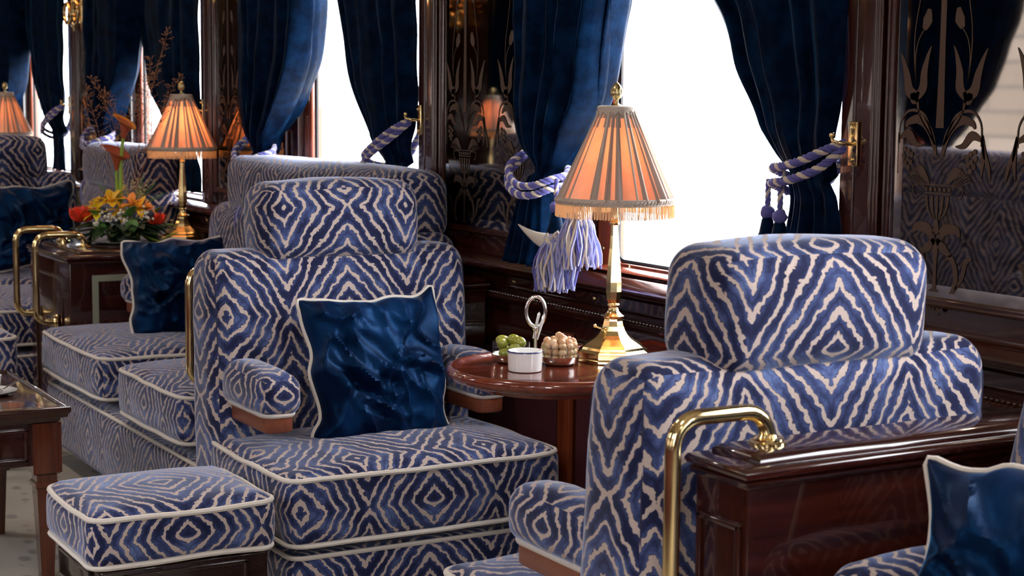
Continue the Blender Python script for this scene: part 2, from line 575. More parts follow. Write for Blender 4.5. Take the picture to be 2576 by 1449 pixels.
def carpet_mat():
    m, t, b, o = newmat('leaf_carpet')
    oc = N(t, 'ShaderNodeTexCoord')
    mp = N(t, 'ShaderNodeMapping'); mp.inputs['Scale'].default_value = (11, 17, 1); mp.inputs['Rotation'].default_value = (0, 0, 0.5)
    t.links.new(oc.outputs['Object'], mp.inputs[0])
    v = N(t, 'ShaderNodeTexVoronoi'); v.inputs['Scale'].default_value = 1.0
    t.links.new(mp.outputs[0], v.inputs['Vector'])
    d = math_(t, 'ADD', v.outputs['Distance'], math_(t, 'MULTIPLY', noise_(t, oc.outputs['Object'], 40, 2), 0.18))
    c = ramp(t, d, [(0.30, (0.19, 0.165, 0.135)), (0.44, (0.36, 0.31, 0.25))])
    t.links.new(c, b.inputs['Base Color']); setp(b, rough=0.95, sheen=0.2)
    bump(t, b, noise_(t, oc.outputs['Object'], 700, 2), 0.7, 0.002)
    return m
CARP = carpet_mat()

# ================================================================== THE SETTING
def ext_x(m, prof, xa, xb, fn=ident):
    """prof: (y, z) polygon swept along x"""
    k = len(m.v); n = len(prof)
    for x in (xa, xb):
        for (y, z) in prof: m.v.append((x, y, z))
    for i in range(n):
        j = (i + 1) % n
        m.face([k + i, k + j, k + n + j, k + n + i], [(xa, i), (xa, i + 1), (xb, i + 1), (xb, i)])
    m.face([k + i for i in range(n)][::-1]); m.face([k + n + i for i in range(n)])

m = M(); box(m, XL, XR, OY - 0.1, WY + 0.1, -0.06, 0.0); struct(m.build('floor', CARP, smooth=False))
m = M()
k = 14
for i in range(k):      # shallow barrel ceiling
    a0, a1 = PI * i / k, PI * (i + 1) / k
    yc = (WY + OY) / 2; hw = (WY - OY) / 2 + 0.05
    y0, y1 = yc - hw * math.cos(a0), yc - hw * math.cos(a1)
    z0, z1 = ZC - 0.15 + 0.25 * math.sin(a0), ZC - 0.15 + 0.25 * math.sin(a1)
    b = len(m.v)
    m.v += [(XL, y0, z0), (XR, y0, z0), (XR, y1, z1), (XL, y1, z1), (XL, y0, z0 + .03), (XR, y0, z0 + .03), (XR, y1, z1 + .03), (XL, y1, z1 + .03)]
    for f in ((0, 1, 2, 3), (7, 6, 5, 4), (0, 4, 5, 1), (3, 2, 6, 7)): m.face([b + q for q in f][::-1])
struct(m.build('ceiling', CEI))
m = M(); box(m, XL - 0.08, XL, OY - 0.1, WY + 0.1, 0, ZC + 0.1); struct(m.build('wall_left', WDZ, smooth=False))
m = M(); box(m, XR, XR + 0.08, OY - 0.1, WY + 0.1, 0, ZC + 0.1); struct(m.build('wall_right', WDZ, smooth=False))

def ball_lo(m, c, r): ball(m, c, r, 6, 4)
def reed(m, x, z0, z1, y, r):
    tube(m, [(x, y, z0), (x, y, z1)], r, 8)

WINX = []
def wall_kit(side, fn, X0S=X0S, XL=XL, XR=XR):
    nm = 'back' if side == 0 else 'front'
    m = M()
    box(m, XL, XR, WY, WY + 0.09, 0.0, 0.832)
    box(m, XL, XR, WY, WY + 0.09, WTOP, ZC)
    edges = [XL] + [q for x0 in X0S for q in (x0, x0 + 0.87, x0 + 1.785, None)][:0]
    box(m, XL, X0S[0] + 0.87, WY, WY + 0.09, 0.832, WTOP)
    for i, x0 in enumerate(X0S):
        xa = x0 + 1.785 if i else None
        if i: box(m, X0S[i - 1] + 1.785, x0 + 0.87, WY, WY + 0.09, 0.832, WTOP)
    box(m, X0S[-1] + 1.785, XR, WY, WY + 0.09, 0.832, WTOP)
    # maroon cloth dado fields between the stiles are laid in as flat panels
    struct(m.build('wall_' + nm, WD, smooth=False, fn=fn))
    # ledge, rope rail, cap mouldings, stiles
    m = M()
    ext_x(m, [(WY, .770), (WY - .022, .774), (WY - .030, .786), (WY - .066, .790), (WY - .080, .797), (WY - .083, .806), (WY - .076, .815), (WY - .048, .818), (WY - .042, .824), (WY, .826)], XL, XR)
    ext_x(m, [(WY, .700), (WY - .018, .702), (WY - .030, .710), (WY - .032, .718), (WY - .020, .724), (WY - .016, .738), (WY - .010, .744), (WY, .744)], XL, XR)
    x = -6.5 if side == 0 else 0.
    while x < (-1.5 if side == 0 else 2.):
        ball_lo(m, (x, WY - .024, .7265), .0042); x += .0135
    ext_x(m, [(WY, .585), (WY - .014, .587), (WY - .018, .597), (WY - .018, .640), (WY - .012, .648), (WY, .650)], XL, XR)
    for i, x0 in enumerate(X0S):
        for dx in (0.0, 0.45, 0.89, 1.34):
            pass
    struct(m.build('trim_1' if side == 0 else 'trim_11', WD, fn=fn))
    m = M()
    x = XL + 0.2
    while x < XR - .2:
        box(m, x, x + 0.055, WY - 0.016, WY, 0.05, 0.66, 0.004); x += 0.595
    struct(m.build('trim_2' if side == 0 else 'trim_12', WRZ, fn=fn))
    m = M()
    x = XL + 0.275
    while x < XR - .7:
        box(m, x, x + 0.50, WY - 0.006, WY - 0.001, 0.13, 0.575, 0.0); x += 0.595
    struct(m.build('trim_3' if side == 0 else 'trim_13', MAR, smooth=False, fn=fn))
    m = M(); ext_x(m, [(WY, 0), (WY - .02, 0), (WY - .02, .10), (WY - .012, .12), (WY, .12)], XL, XR)
    struct(m.build('baseboard_' + nm, WD, fn=fn))
    # brass screws along the board between ledge and rope rail
    m = M(); x = -9.2
    while x < XR - 0.5:
        ball(m, (x, WY - 0.001, .757), .0062, 8, 6, sx=1, sy=.6, sz=1); x += 0.385
    x = XL + 0.2
    while x < XR - .2:
        ball(m, (x + .0275, WY - 0.017, .62), .0062, 8, 6, sy=.6); x += 0.595
    struct(m.build('trim_4' if side == 0 else 'trim_14', BR, fn=fn))
    # posts
    for i, x0 in enumerate(X0S):
        m = M()
        box(m, x0, x0 + 0.105, WY - 0.022, WY, .826, WTOP + .05, 0.003)
        reed(m, x0 + .040, .83, WTOP, WY - .022, .0028)
        for q, rr in ((.088, .005), (.098, .004), (.106, .003)): reed(m, x0 + q, .83, WTOP, WY - .020, rr)
        m2 = m.build('trim_%d' % ((21 if side == 0 else 41) + i), WDZ, fn=fn); struct(m2)
    # windows
    for i, x0 in enumerate(X0S[:]):
        a, b, z0, z1 = x0 + .87, x0 + 1.785, .832, WTOP
        w = empty('window_%d' % ((1 if side == 0 else 11) + i)); struct(w)
        m = M()
        yf0, yf1 = WY + .022, WY + .062
        box(m, a, a + .062, yf0, yf1, z0, z1, .006)
        box(m, b - .03, b, yf0, yf1, z0, z1, .006)
        box(m, a + .062, b - .03, yf0, yf1, z0, z0 + .016, .005)
        box(m, a + .062, b - .03, yf0, yf1, z1 - .05, z1, .005)
        m.build('frame', WRZ, w, fn=fn)
        m = M(); ext_x(m, [(WY + .085, z0 - .004), (WY - .012, z0 - .004), (WY - .018, z0 + .001), (WY - .014, z0 + .005), (WY + .02, z0 + .009), (WY + .085, z0 + .012)], a, b)
        m.build('sill', WR, w, fn=fn)
        m = M()
        o = [(p[0], p[1]) for p in rrect(a + .066, b - .034, z0 + .018, z1 - .054, .03, 5)]
        pts = [(p[0], WY + .040, p[1]) for p in o]
        tube(m, pts, .0055, 6, closed=True)
        m.build('gasket', BLK, w, fn=fn)
        m = M(); box(m, a + .062, b - .03, WY + .042, WY + .046, z0 + .014, z1 - .05)
        m.build('pane', GL, w, smooth=False, fn=fn)
        if side == 0 and 1 < i < 5:
            for sx_, zz in ((.028, z0 + .045), (.028, z0 + .33), (.14, z0 + .008)):
                m = M(); ball(m, (a + sx_, WY + .021, zz), .006, 8, 6, sy=.5)
                m.build('screw', BR, w, fn=fn)
wall_kit(0, ident)
wall_kit(1, opp, X0O, -7.25, 7.18)

# what stands outside beyond the platform side: a pale building with a wooden canopy beam
def outside():
    m, t, b, o = newmat('pale_render_wall')
    oc = N(t, 'ShaderNodeTexCoord')
    br = N(t, 'ShaderNodeTexBrick'); br.inputs['Scale'].default_value = 1.0
    br.inputs['Brick Width'].default_value = 0.9; br.inputs['Row Height'].default_value = 0.22; br.inputs['Mortar Size'].default_value = 0.02
    br.inputs['Color1'].default_value = (0.27, 0.23, 0.19, 1); br.inputs['Color2'].default_value = (0.32, 0.28, 0.24, 1); br.inputs['Mortar'].default_value = (0.19, 0.17, 0.15, 1)
    mp = N(t, 'ShaderNodeMapping'); mp.inputs['Rotation'].default_value = (PI / 2, 0, 0)
    t.links.new(oc.outputs['Object'], mp.inputs[0]); t.links.new(mp.outputs[0], br.inputs['Vector'])
    t.links.new(br.outputs[0], b.inputs['Base Color']); setp(b, rough=0.9)
    return m
OUTM = outside()
PNK = plain('pink_stone', (0.34, 0.20, 0.18), rough=0.9)
GRN = plain('hedge_green', (0.10, 0.17, 0.05), rough=0.9)
bd = empty('station_building', (0, -7, 0), 0, 'pale brick station building seen in the right-hand mirror', 'building')
m = M(); box(m, -26, 8, -0.4, 0, -1.0, 2.9); m.build('wall', OUTM, bd, smooth=False)
for q in range(9):
    m = M(); box(m, -24 + q * 3.4, -23.5 + q * 3.4, 0.0, 0.35, -1.0, 2.9, .03); m.build('column', PNK, bd)
m = M(); box(m, -26, 8, -0.4, 1.2, 2.9, 3.15, .02); m.build('canopy_beam', WRZ, bd)
m = M(); box(m, -40, 20, -7.5, -0.75, -1.1, -1.0); gr = m.build('platform', plain('platform_stone', (0.22, 0.20, 0.18), rough=0.9), smooth=False); struct(gr); gr.name = 'trim_60'
m = M(); box(m, -60, 20, 2.4, 30, -1.1, -1.0); gr = m.build('trim_61', plain('pale_gravel', (0.45, 0.43, 0.40), rough=0.9), smooth=False); struct(gr)

# ------------------------------------------------------------------ mirrors with etched flowers
def etching(m, cx, y, zoff=0.0, mir=1):
    """etched ornament in the mirror plane, symmetric about cx; thin raised film"""
    th = 0.0012
    def ribbon(pts, w):
        P = smoothpts([(p[0], 0, p[1]) for p in pts], 5)
        W_ = w if isinstance(w, list) else [w, w]
        n = len(P); k = len(m.v)
        for i, p in enumerate(P):
            a = P[max(0, i - 1)]; b = P[min(n - 1, i + 1)]
            t = (b - a)
            t = t.normalized() if t.length > 1e-9 else Vector((0, 0, 1))
            nn = Vector((-t.z, 0, t.x))
            f = i / (n - 1) * (len(W_) - 1); j = min(int(f), len(W_) - 2); ww = W_[j] * (1 - (f - j)) + W_[j + 1] * (f - j)
            for s in (-1, 1):
                q = p + nn * s * ww * (.50 if max(W_) > .015 else .40)
                m.v.append((q.x, y - th, q.z))
        for i in range(n - 1):
            m.face([k + 2 * i, k + 2 * i + 1, k + 2 * i + 3, k + 2 * i + 2])
    def disc(x, z, r, sx=1, sz=1, n=10):
        k = len(m.v)
        for i in range(n): m.v.append((x + r * sx * math.cos(2 * PI * i / n), y - th, z + r * sz * math.sin(2 * PI * i / n)))
        m.face([k + i for i in range(n)])
    zo = zoff
    ribbon([(cx, 1.19 + zo), (cx, 1.35 + zo), (cx, 1.62 + zo), (cx, 1.86)], [.020, .014, .013, .013])
    for s in (-1, 1):
        X = lambda d: cx + s * d
        # tall tulip: two petals and heart
        ribbon([(X(.056), 1.245 + zo), (X(.080), 1.255 + zo), (X(.089), 1.285 + zo), (X(.100), 1.312 + zo), (X(.110), 1.330 + zo)], [.016, .022, .016, .008, .001])
        ribbon([(X(.060), 1.245 + zo), (X(.046), 1.262 + zo), (X(.044), 1.290 + zo), (X(.036), 1.318 + zo), (X(.028), 1.336 + zo)], [.014, .020, .016, .008, .001])
        ribbon([(X(.058), 1.243 + zo), (X(.068), 1.240 + zo), (X(.072), 1.252 + zo)], [.012, .018, .012])
        # stem down to the knot
        ribbon([(X(.060), 1.240 + zo), (X(.052), 1.212 + zo), (X(.030), 1.185 + zo), (X(.010), 1.160 + zo)], [.009, .003, .004, .006])
        # long stems to the buds
        ribbon([(X(.064), 1.268 + zo), (X(.071), 1.320 + zo), (X(.070), 1.370 + zo), (X(.058), 1.430 + zo), (X(.048), 1.480 + zo)], .0028)
        ribbon([(X(.064), 1.268 + zo), (X(.068), 1.310 + zo), (X(.062), 1.345 + zo), (X(.046), 1.368 + zo)], .0026)
        ribbon([(X(.048), 1.366 + zo), (X(.040), 1.382 + zo), (X(.036), 1.402 + zo)], [.010, .024, .008])
        ribbon([(X(.046), 1.48 + zo), (X(.040), 1.50 + zo), (X(.034), 1.525 + zo)], [.008, .022, .006])
        ribbon([(X(.046), 1.56 + zo), (X(.066), 1.60 + zo), (X(.070), 1.66 + zo), (X(.05), 1.72 + zo)], [.003, .010, .014, .002])
        # curling leaves
        ribbon([(X(.008), 1.140 + zo), (X(.022), 1.180 + zo), (X(.050), 1.204 + zo), (X(.078), 1.200 + zo), (X(.086), 1.190 + zo)], [.006, .014, .018, .012, .004])
        ribbon([(X(.012), 1.165 + zo), (X(.040), 1.212 + zo), (X(.078), 1.220 + zo), (X(.100), 1.198 + zo), (X(.102), 1.160 + zo)], [.003, .008, .006, .004, .003])
        # leaf and grapes
        ribbon([(X(.106), 1.168 + zo), (X(.080), 1.178 + zo), (X(.060), 1.160 + zo), (X(.040), 1.158 + zo)], [.003, .018, .012, .002])
        for gx, gz in ((.088, 1.150), (.078, 1.146), (.070, 1.140), (.090, 1.138), (.080, 1.132), (.072, 1.126), (.086, 1.124), (.078, 1.116)):
            disc(X(gx), gz + zo, .0052)
        # hanging ribbons
        ribbon([(X(.104), 1.180 + zo), (X(.110), 1.150 + zo), (X(.122), 1.122 + zo), (X(.126), 1.100 + zo)], [.004, .012, .010, .002])
        ribbon([(X(.104), 1.180 + zo), (X(.108), 1.140 + zo), (X(.104), 1.104 + zo)], [.004, .012, .002])
        ribbon([(X(.022), 1.090 + zo), (X(.045), 1.112 + zo), (X(.070), 1.105 + zo)], [.004, .020, .002])
        for q in range(6):
            a = 0.35 + q * .13
            ribbon([(X(.030), 1.082 + zo), (X(.030 + .055 * math.cos(a)), 1.082 + zo + .055 * math.sin(a) * .8)], [.001, .0022])
        ribbon([(X(.048), 1.085 + zo), (X(.062), 1.084 + zo), (X(.060), 1.070 + zo), (X(.052), 1.064 + zo)], .0028)
        # flower above the scroll
        ribbon([(X(.004), .985 + zo), (X(.022), 1.008 + zo), (X(.050), 1.010 + zo), (X(.058), .998 + zo)], [.010, .020, .016, .004])
        ribbon([(X(.002), .990 + zo), (X(.020), .975 + zo), (X(.040), .962 + zo)], [.008, .018, .003])
        # lyre scroll
        ribbon([(X(.003), .900 + zo), (X(.030), .885 + zo), (X(.050), .905 + zo), (X(.052), .935 + zo), (X(.040), .960 + zo), (X(.026), .955 + zo)], [.006, .012, .014, .014, .012, .004])
        ribbon([(X(.052), .905 + zo), (X(.068), .925 + zo), (X(.076), .955 + zo), (X(.090), .962 + zo)], [.004, .010, .014, .006])
        ribbon([(X(.0), .880 + zo), (X(.014), .862 + zo), (X(.024), .870 + zo)], [.004, .010, .002])
    # basket
    for q in range(5):
        d = (q - 2) * .011
        ribbon([(cx + d * 1.25, 1.068 + zo), (cx + d, 1.042 + zo), (cx + d * .35, 1.026 + zo)], [.008, .006, .003])
    for q in range(6): disc(cx + (q - 2.5) * .0115, 1.080 + zo, .0042)
    ribbon([(cx - .036, 1.088 + zo), (cx + .036, 1.088 + zo)], .003)
    ribbon([(cx - .034, 1.073 + zo), (cx + .034, 1.073 + zo)], .003)
    ribbon([(cx, 1.026 + zo), (cx, 1.0 + zo)], [.006, .02])
    ribbon([(cx, .985 + zo), (cx, .94 + zo), (cx, .885 + zo), (cx, .85 + zo)], [.016, .008, .010, .002])

def wall_mirror(x0, fn, label, zoff=0.0, detailed=True):
    a, b, z0, z1 = x0 + .112, x0 + .80, .868, 1.93
    r = empty('wall_mirror', fn((x0 + .45, WY, z0)), 0, label, 'mirror')
    off = Vector(r.location)
    def f2(p):
        q = Vector(fn(p)); return q - off
    m = M()
    w = .024
    for (xa, xb, za, zb) in ((a, a + w, z0, z1), (b - w, b, z0, z1), (a + w, b - w, z0, z0 + w * .8), (a + w, b - w, z1 - w, z1)):
        box(m, xa, xb, WY - .016, WY - .0005, za, zb, .005)
    reed(m, a + .008, z0, z1, WY - .016, .0035); reed(m, a + .017, z0, z1, WY - .014, .0030)
    tube(m, [(a, WY - .016, z0 + .006), (b, WY - .016, z0 + .006)], .0035, 6)
    m.build('frame', WD, r, fn=f2)
    ga, gb, gz0, gz1 = a + w, b - w, z0 + w * .8, z1 - w
    bw = .021
    m = M()
    ya, yb = WY - .0085, WY - .0065
    k = len(m.v)
    outer = [(ga, ya, gz0), (gb, ya, gz0), (gb, ya, gz1), (ga, ya, gz1)]
    inner = [(ga + bw, yb, gz0 + bw), (gb - bw, yb, gz0 + bw), (gb - bw, yb, gz1 - bw), (ga + bw, yb, gz1 - bw)]
    m.v += outer + inner
    for i in range(4):
        j = (i + 1) % 4
        m.face([i, j, 4 + j, 4 + i])
    m.build('bevelled_edge', MBV, r, smooth=False, fn=f2)
    m = M(); box(m, ga + bw, gb - bw, yb, WY - .001, gz0 + bw, gz1 - bw)
    m.build('mirror_glass', MIR, r, smooth=False, fn=f2)
    if detailed:
        m = M(); etching(m, x0 + .250, yb, zoff); etching(m, x0 + .538, yb, zoff)
        m.build('etched_flowers', ETC, r, smooth=False, fn=f2)
    return r
wall_mirror(-2.53, ident, 'large etched mirror beside the right-hand window, behind the near chair headrest')
wall_mirror(-4.32, ident, 'etched mirror left of the middle blue curtain, reflecting a lamp', .0)
wall_mirror(-6.11, ident, 'dark narrow etched mirror behind the lamp beside the vase of flowers')
wall_mirror(-7.895, ident, 'dark mirror at far left behind the dried grasses')
for i, x0 in enumerate(X0O[2:6][::-1]):
    wall_mirror(x0, opp, ['mirror on the opposite wall, farthest along the car', 'mirror on the opposite wall, second from the far end', 'mirror on the opposite wall near the middle of the car', 'mirror on the opposite wall nearest the viewer'][i], detailed=False)

# ------------------------------------------------------------------ curtains
def curtain(label, inner, outer, y0, lit=1, n=7, fn=ident, amp=.03, curl=.04, seed=0, ztop=1.95, group=None, lining=None, tie=None, slant=0.0):
    """inner / outer = [(z, x)] from the top down: window-side edge and wall-side edge"""
    zt, zb = ztop, min(inner[-1][0], outer[-1][0])
    nu, nv = 110, 90
    m = M()
    rnd = random.Random(seed)
    ph = rnd.random() * 6
    frq = [n, n * 2.3, n * 0.45]
    for j in range(nv + 1):
        z = zt + (zb - zt) * j / nv
        xi = interp(inner, z); xo = interp(outer, z)
        wdt = abs(xi - xo)
        a = amp * min(1.0, max(0.35, wdt / .45))
        tz = tie if tie else 1.08
        g = math.exp(-((z - tz) / .05) ** 2)
        for i in range(nu + 1):
            t = i / nu                      # 0 wall side, 1 window side
            tt = t + .012 * math.sin(2 * PI * (t * 3 + z * .7) + ph)
            x = xo + (xi - xo) * t
            s = math.sin(2 * PI * frq[0] * tt + ph) * .65 + .35 * math.sin(2 * PI * frq[2] * tt + ph * 2) + .18 * math.sin(2 * PI * frq[1] * tt + 1 + z * 2)
            s = (abs(s) ** 0.8) * (1 if s > 0 else -1)
            y = y0 + a * s * (1 - .5 * g)
            dy = curl * (max(0, (t - .60) / .40) ** 1.3) * (1 - .5 * g) * min(1, wdt / .22)
            y += dy; x += dy * slant * (t if z > tz - .03 else .5)
            y += -.03 * math.sin(PI * t) * (1 - g) * (0.6 if z > tz else 0.2) + .010 * noise.noise(Vector((x * 9, z * 7, seed)))
            y += (.035 if z > tz else .01) * g * (abs(2 * t - 1) ** 2)
            m.v.append((x, y, z))
    for j in range(nv):
        for i in range(nu):
            I = [j * (nu + 1) + i, j * (nu + 1) + i + 1, (j + 1) * (nu + 1) + i + 1, (j + 1) * (nu + 1) + i]
            m.face(I)
    o = m.build('curtain', [VC, LIN], None, fn=fn)
    tag(o, label, 'curtain', group)
    md = o.modifiers.new('cloth_thickness', 'SOLIDIFY'); md.thickness = 0.004; md.offset = 0
    return o

def shift(tab, d): return [(z, x + d) for z, x in tab]
# right-hand window
RI = [(1.95, -3.18), (1.4435, -2.961), (1.301, -2.873), (1.18, -2.790), (1.118, -2.735), (1.085, -2.700), (1.04, -2.682), (.96, -2.700), (.86, -2.72)]
RO = [(1.95, -2.515), (1.42, -2.517), (1.25, -2.520), (1.135, -2.552), (1.09, -2.560), (1.05, -2.530), (.973, -2.513), (.86, -2.510)]
curtain('dark blue velvet curtain on the right of the right-hand window, above the near chair', RI, RO, 2.165, n=5, seed=3, curl=.03, tie=1.09, amp=.022)
LI = [(1.95, -3.05), (1.446, -3.101), (1.336, -3.124), (1.224, -3.183), (1.124, -3.287), (1.075, -3.38), (1.045, -3.423), (1.00, -3.42), (.906, -3.40), (.838, -3.395)]
LO = [(1.95, -3.62), (1.467, -3.613), (1.25, -3.606), (1.104, -3.585), (1.060, -3.560), (1.0, -3.585), (.90, -3.63), (.832, -3.654)]
LC = curtain('dark blue velvet curtain left of the right-hand window, behind the brass lamp with tassels', LI, LO, 2.085, n=6, slant=-1.5, seed=5, curl=.115, tie=1.055, amp=.026)
fm = M()
for j in range(9):
    t = j / 8
    for i in range(9):
        u = i / 8
        a_ = Vector((-3.503, 2.035, .934)); b_ = Vector((-3.345, 2.030, .881)); c_ = Vector((-3.330, 2.035, .925))
        lo = a_.lerp(b_, t) + Vector((0, 0, -.010 * math.sin(PI * t))); hi = a_.lerp(c_, t) + Vector((0, 0, -.008 * math.sin(PI * t)))
        q = lo.lerp(hi, u); q.y -= .010 * math.sin(PI * u) * t
        fm.v.append(tuple(q))
for j in range(8):
    for i in range(8): fm.face([j * 9 + i, j * 9 + i + 1, (j + 1) * 9 + i + 1, (j + 1) * 9 + i])
fo = fm.build('turned_lining', LIN, LC); fo.modifiers.new('cloth_thickness', 'SOLIDIFY').thickness = .003
fo['label'] = 'pale lining turned outwards at the hem'
# middle-left window
BI = [(1.95, -5.02), (1.52, -4.899), (1.278, -4.797), (1.114, -4.654), (1.035, -4.545), (1.00, -4.525), (.95, -4.520), (.86, -4.53)]
BO = [(1.95, -4.330), (1.5, -4.330), (1.145, -4.335), (1.05, -4.400), (1.0, -4.38), (.95, -4.34), (.86, -4.33)]
curtain('dark blue velvet curtain right of the second window, above the chair with the front cushion', BI, BO, 2.165, n=5, seed=8, curl=.03, tie=1.03, amp=.022)
CI = [(1.95, -4.76), (1.514, -4.78), (1.338, -4.827), (1.167, -4.999), (1.034, -5.233), (1.0, -5.27), (.95, -5.26), (.84, -5.25)]
CO = [(1.95, -5.44), (1.541, -5.441), (1.25, -5.430), (1.067, -5.409), (1.02, -5.40), (.95, -5.42), (.84, -5.46)]
curtain('dark blue velvet curtain with a bright blue edge, left of the second window', CI, CO, 2.085, n=6, slant=-2.2, seed=11, curl=.115, tie=1.03, amp=.026)
d = -1.785
BI2 = [(z_, x_ - (.16 if z_ > 1.2 else .10)) for z_, x_ in BI]
curtain('dark velvet curtain right of the third window, behind the small lit lamp', shift(BI2, d), shift(BO, d), 2.165, n=5, seed=13, curl=.03, tie=1.03, amp=.022)
curtain('velvet curtain with a light blue fold behind the orange calla lilies', shift(CI, d), shift(CO, d), 2.085, n=4, slant=-1.9, seed=15, curl=.115, tie=1.03, amp=.026)
curtain('dark velvet curtain in the far left corner, right of the leftmost window', shift(BI2, 2 * d), shift(BO, 2 * d), 2.165, n=5, seed=17, curl=.03, tie=1.03, amp=.022)
curtain('velvet curtain with a blue fold at the far left edge of the photo', shift(CI, 2 * d), shift(CO, 2 * d), 2.085, n=4, slant=-2.2, seed=19, curl=.115, tie=1.03, amp=.026)
for i, x0 in enumerate(X0O[:0:-1]):
    sh = x0 - (-6.11)
    nm = ['farthest', 'fifth', 'fourth', 'third', 'second', 'nearest'][i]
    curtain('velvet curtain on the opposite wall, one side of the %s window there' % nm, shift(BI, sh), shift(BO, sh), 2.165, n=6, seed=30 + i, fn=opp, curl=.03, tie=1.03, amp=.022)
    curtain('velvet curtain on the opposite wall, other side of the %s window there' % nm, [(z_, x_ + sh - (x_ + 5.44) * .5) for z_, x_ in CI], shift(CO, sh), 2.085, n=5, seed=40 + i, fn=opp, curl=.115, tie=1.03, amp=.026)

# ------------------------------------------------------------------ tiebacks: rope and tassels
def rope_into(m, pts, r=.0075, pitch=.035, plies=3, k=5):
    P = smoothpts(pts, k)
    # resample
    L = [0]
    for i in range(1, len(P)): L.append(L[-1] + (P[i] - P[i - 1]).length)
    tot = L[-1]; n = max(8, int(tot / .0045))
    Q = []; j = 0
    for i in range(n + 1):
        s = tot * i / n
        while j < len(L) - 2 and L[j + 1] < s: j += 1
        f = (s - L[j]) / max(1e-9, L[j + 1] - L[j]); Q.append(P[j].lerp(P[j + 1], min(1, f)))
    fr = []; prev = None
    for i in range(n + 1):
        t = (Q[min(n, i + 1)] - Q[max(0, i - 1)]).normalized()
        if prev is None: nn = t.orthogonal().normalized()
        else:
            nn = (prev - t * prev.dot(t)).normalized()
        prev = nn; fr.append((t, nn, t.cross(nn)))
    for p in range(plies):
        m.cm = [0, 1, 0, 1][p] if plies == 4 else (0 if p == 0 else 1)
        pts2 = []
        for i in range(n + 1):
            a = 2 * PI * (tot * i / n / pitch + p / plies)
            pts2.append(Q[i] + (fr[i][1] * math.cos(a) + fr[i][2] * math.sin(a)) * r * .55)
        tube(m, pts2, r * .62, 6)
    m.cm = 0

def tassel_parts(parent, top, scale=1.0, seed=0, n=130, sway=0.0, dark=False):
    x, y, z = top
    rnd = random.Random(seed)
    t = empty('tassel'); t.parent = parent; t.location = (0, 0, 0)
    m = M()
    rope_into(m, [(x, y, z + .035 * scale), (x, y, z + .015), (x, y, z - .02 * scale)], .0045 * scale)
    m.cm = 1; ball(m, (x, y, z - .022 * scale), .0125 * scale, 12, 8, dent=.25); m.cm = 0
    m.build('cord', [CRM, CPU], t)
    m = M()
    lathe(m, [(.008 * scale, -.03 * scale), (.010 * scale, -.034 * scale), (.014 * scale, -.055 * scale), (.020 * scale, -.070 * scale), (.018 * scale, -.073 * scale)], 14, (x, y, z))
    m.build('cone', VC, t)
    m = M()
    for q in range(26):
        a = rnd.random() * 2 * PI; zz = -.074 - .016 * rnd.random()
        rr = .021
        m.cm = rnd.choice([0, 0, 1])
        p = [(x + scale * rr * math.cos(a + u * .35), y + scale * rr * math.sin(a + u * .35), z + scale * (zz + .008 * math.sin(u * 1.8))) for u in range(-2, 3)]
        tube(m, p, .0034 * scale, 5)
    m.cm = 1
    ball(m, (x, y, z - .082 * scale), .021 * scale, 12, 8)
    m.build('knot', [CRM, CLV], t)
    m = M()
    for q in range(n):
        a = rnd.random() * 2 * PI; r0 = .019 * (rnd.random() ** .5) ; r1 = r0 * 1.9 + .012 * rnd.random()
        m.cm = rnd.choice([0, 1, 1, 1, 2])
        ln = .10 * (0.92 + .14 * rnd.random())
        pts = []
        for u in range(6):
            f = u / 5
            rr = r0 + (r1 - r0) * min(1, f * 1.7) ** .7
            wv = .003 * math.sin(q * 2.1 + f * 6)
            pts.append((x + scale * (rr * math.cos(a) + wv) + sway * f, y + scale * (rr * math.sin(a) + wv), z + scale * (-.084 - ln * f)))
        tube(m, pts, .0021 * scale, 4)
    m.build('skirt', [CRM, CLV, CPU], t)
    return t

def tieback(label, path, tassels, bracket=None, group=None, second=.022):
    root = empty('curtain_tieback', (0, 0, 0), 0, label, 'tieback', group)
    m = M()
    rope_into(m, path, .0082)
    if second: rope_into(m, [(p[0], p[1] - .002, p[2] - second * (1 if 0 < i < len(path) - 1 else .3)) for i, p in enumerate(path)], .0082)
    m.build('rope', [CRM, CPU], root)
    for i, tp in enumerate(tassels): tassel_parts(root, tp, 1.16, seed=i * 7 + 3)
    return root
def bracket(x, label, z=1.155):
    r = empty('curtain_bracket', (x, WY - .024, z), 0, label, 'bracket')
    m = M(); soft(m, -.013, .013, -.004, 0, -.042, .042, .0035); m.build('plate', BR, r)
    for zz in (.03, -.03):
        m = M(); ball(m, (0, -.005, zz), .005, 8, 6); m.build('screw', BR, r)
    m = M(); tube(m, smoothpts([(0, -.003, .0), (-.004, -.03, .002), (-.02, -.034, .006), (-.028, -.030, .014)], 4), .004, 8); ball(m, (-.029, -.030, .016), .006, 8, 6); m.build('hook', BR, r)
    return r
tieback('rope tieback with two dark tassels on the right curtain of the right-hand window',
        [(-2.495, 2.160, 1.158), (-2.52, 2.125, 1.140), (-2.555, 2.105, 1.122), (-2.60, 2.10, 1.110), (-2.645, 2.11, 1.105), (-2.672, 2.14, 1.098), (-2.68, 2.18, 1.085), (-2.66, 2.205, 1.085), (-2.60, 2.215, 1.11), (-2.53, 2.20, 1.15)],
        [(-2.672, 2.12, 1.040), (-2.615, 2.105, 1.036)], second=.030)
bracket(-2.488, 'brass bracket on the post right of the right-hand window')
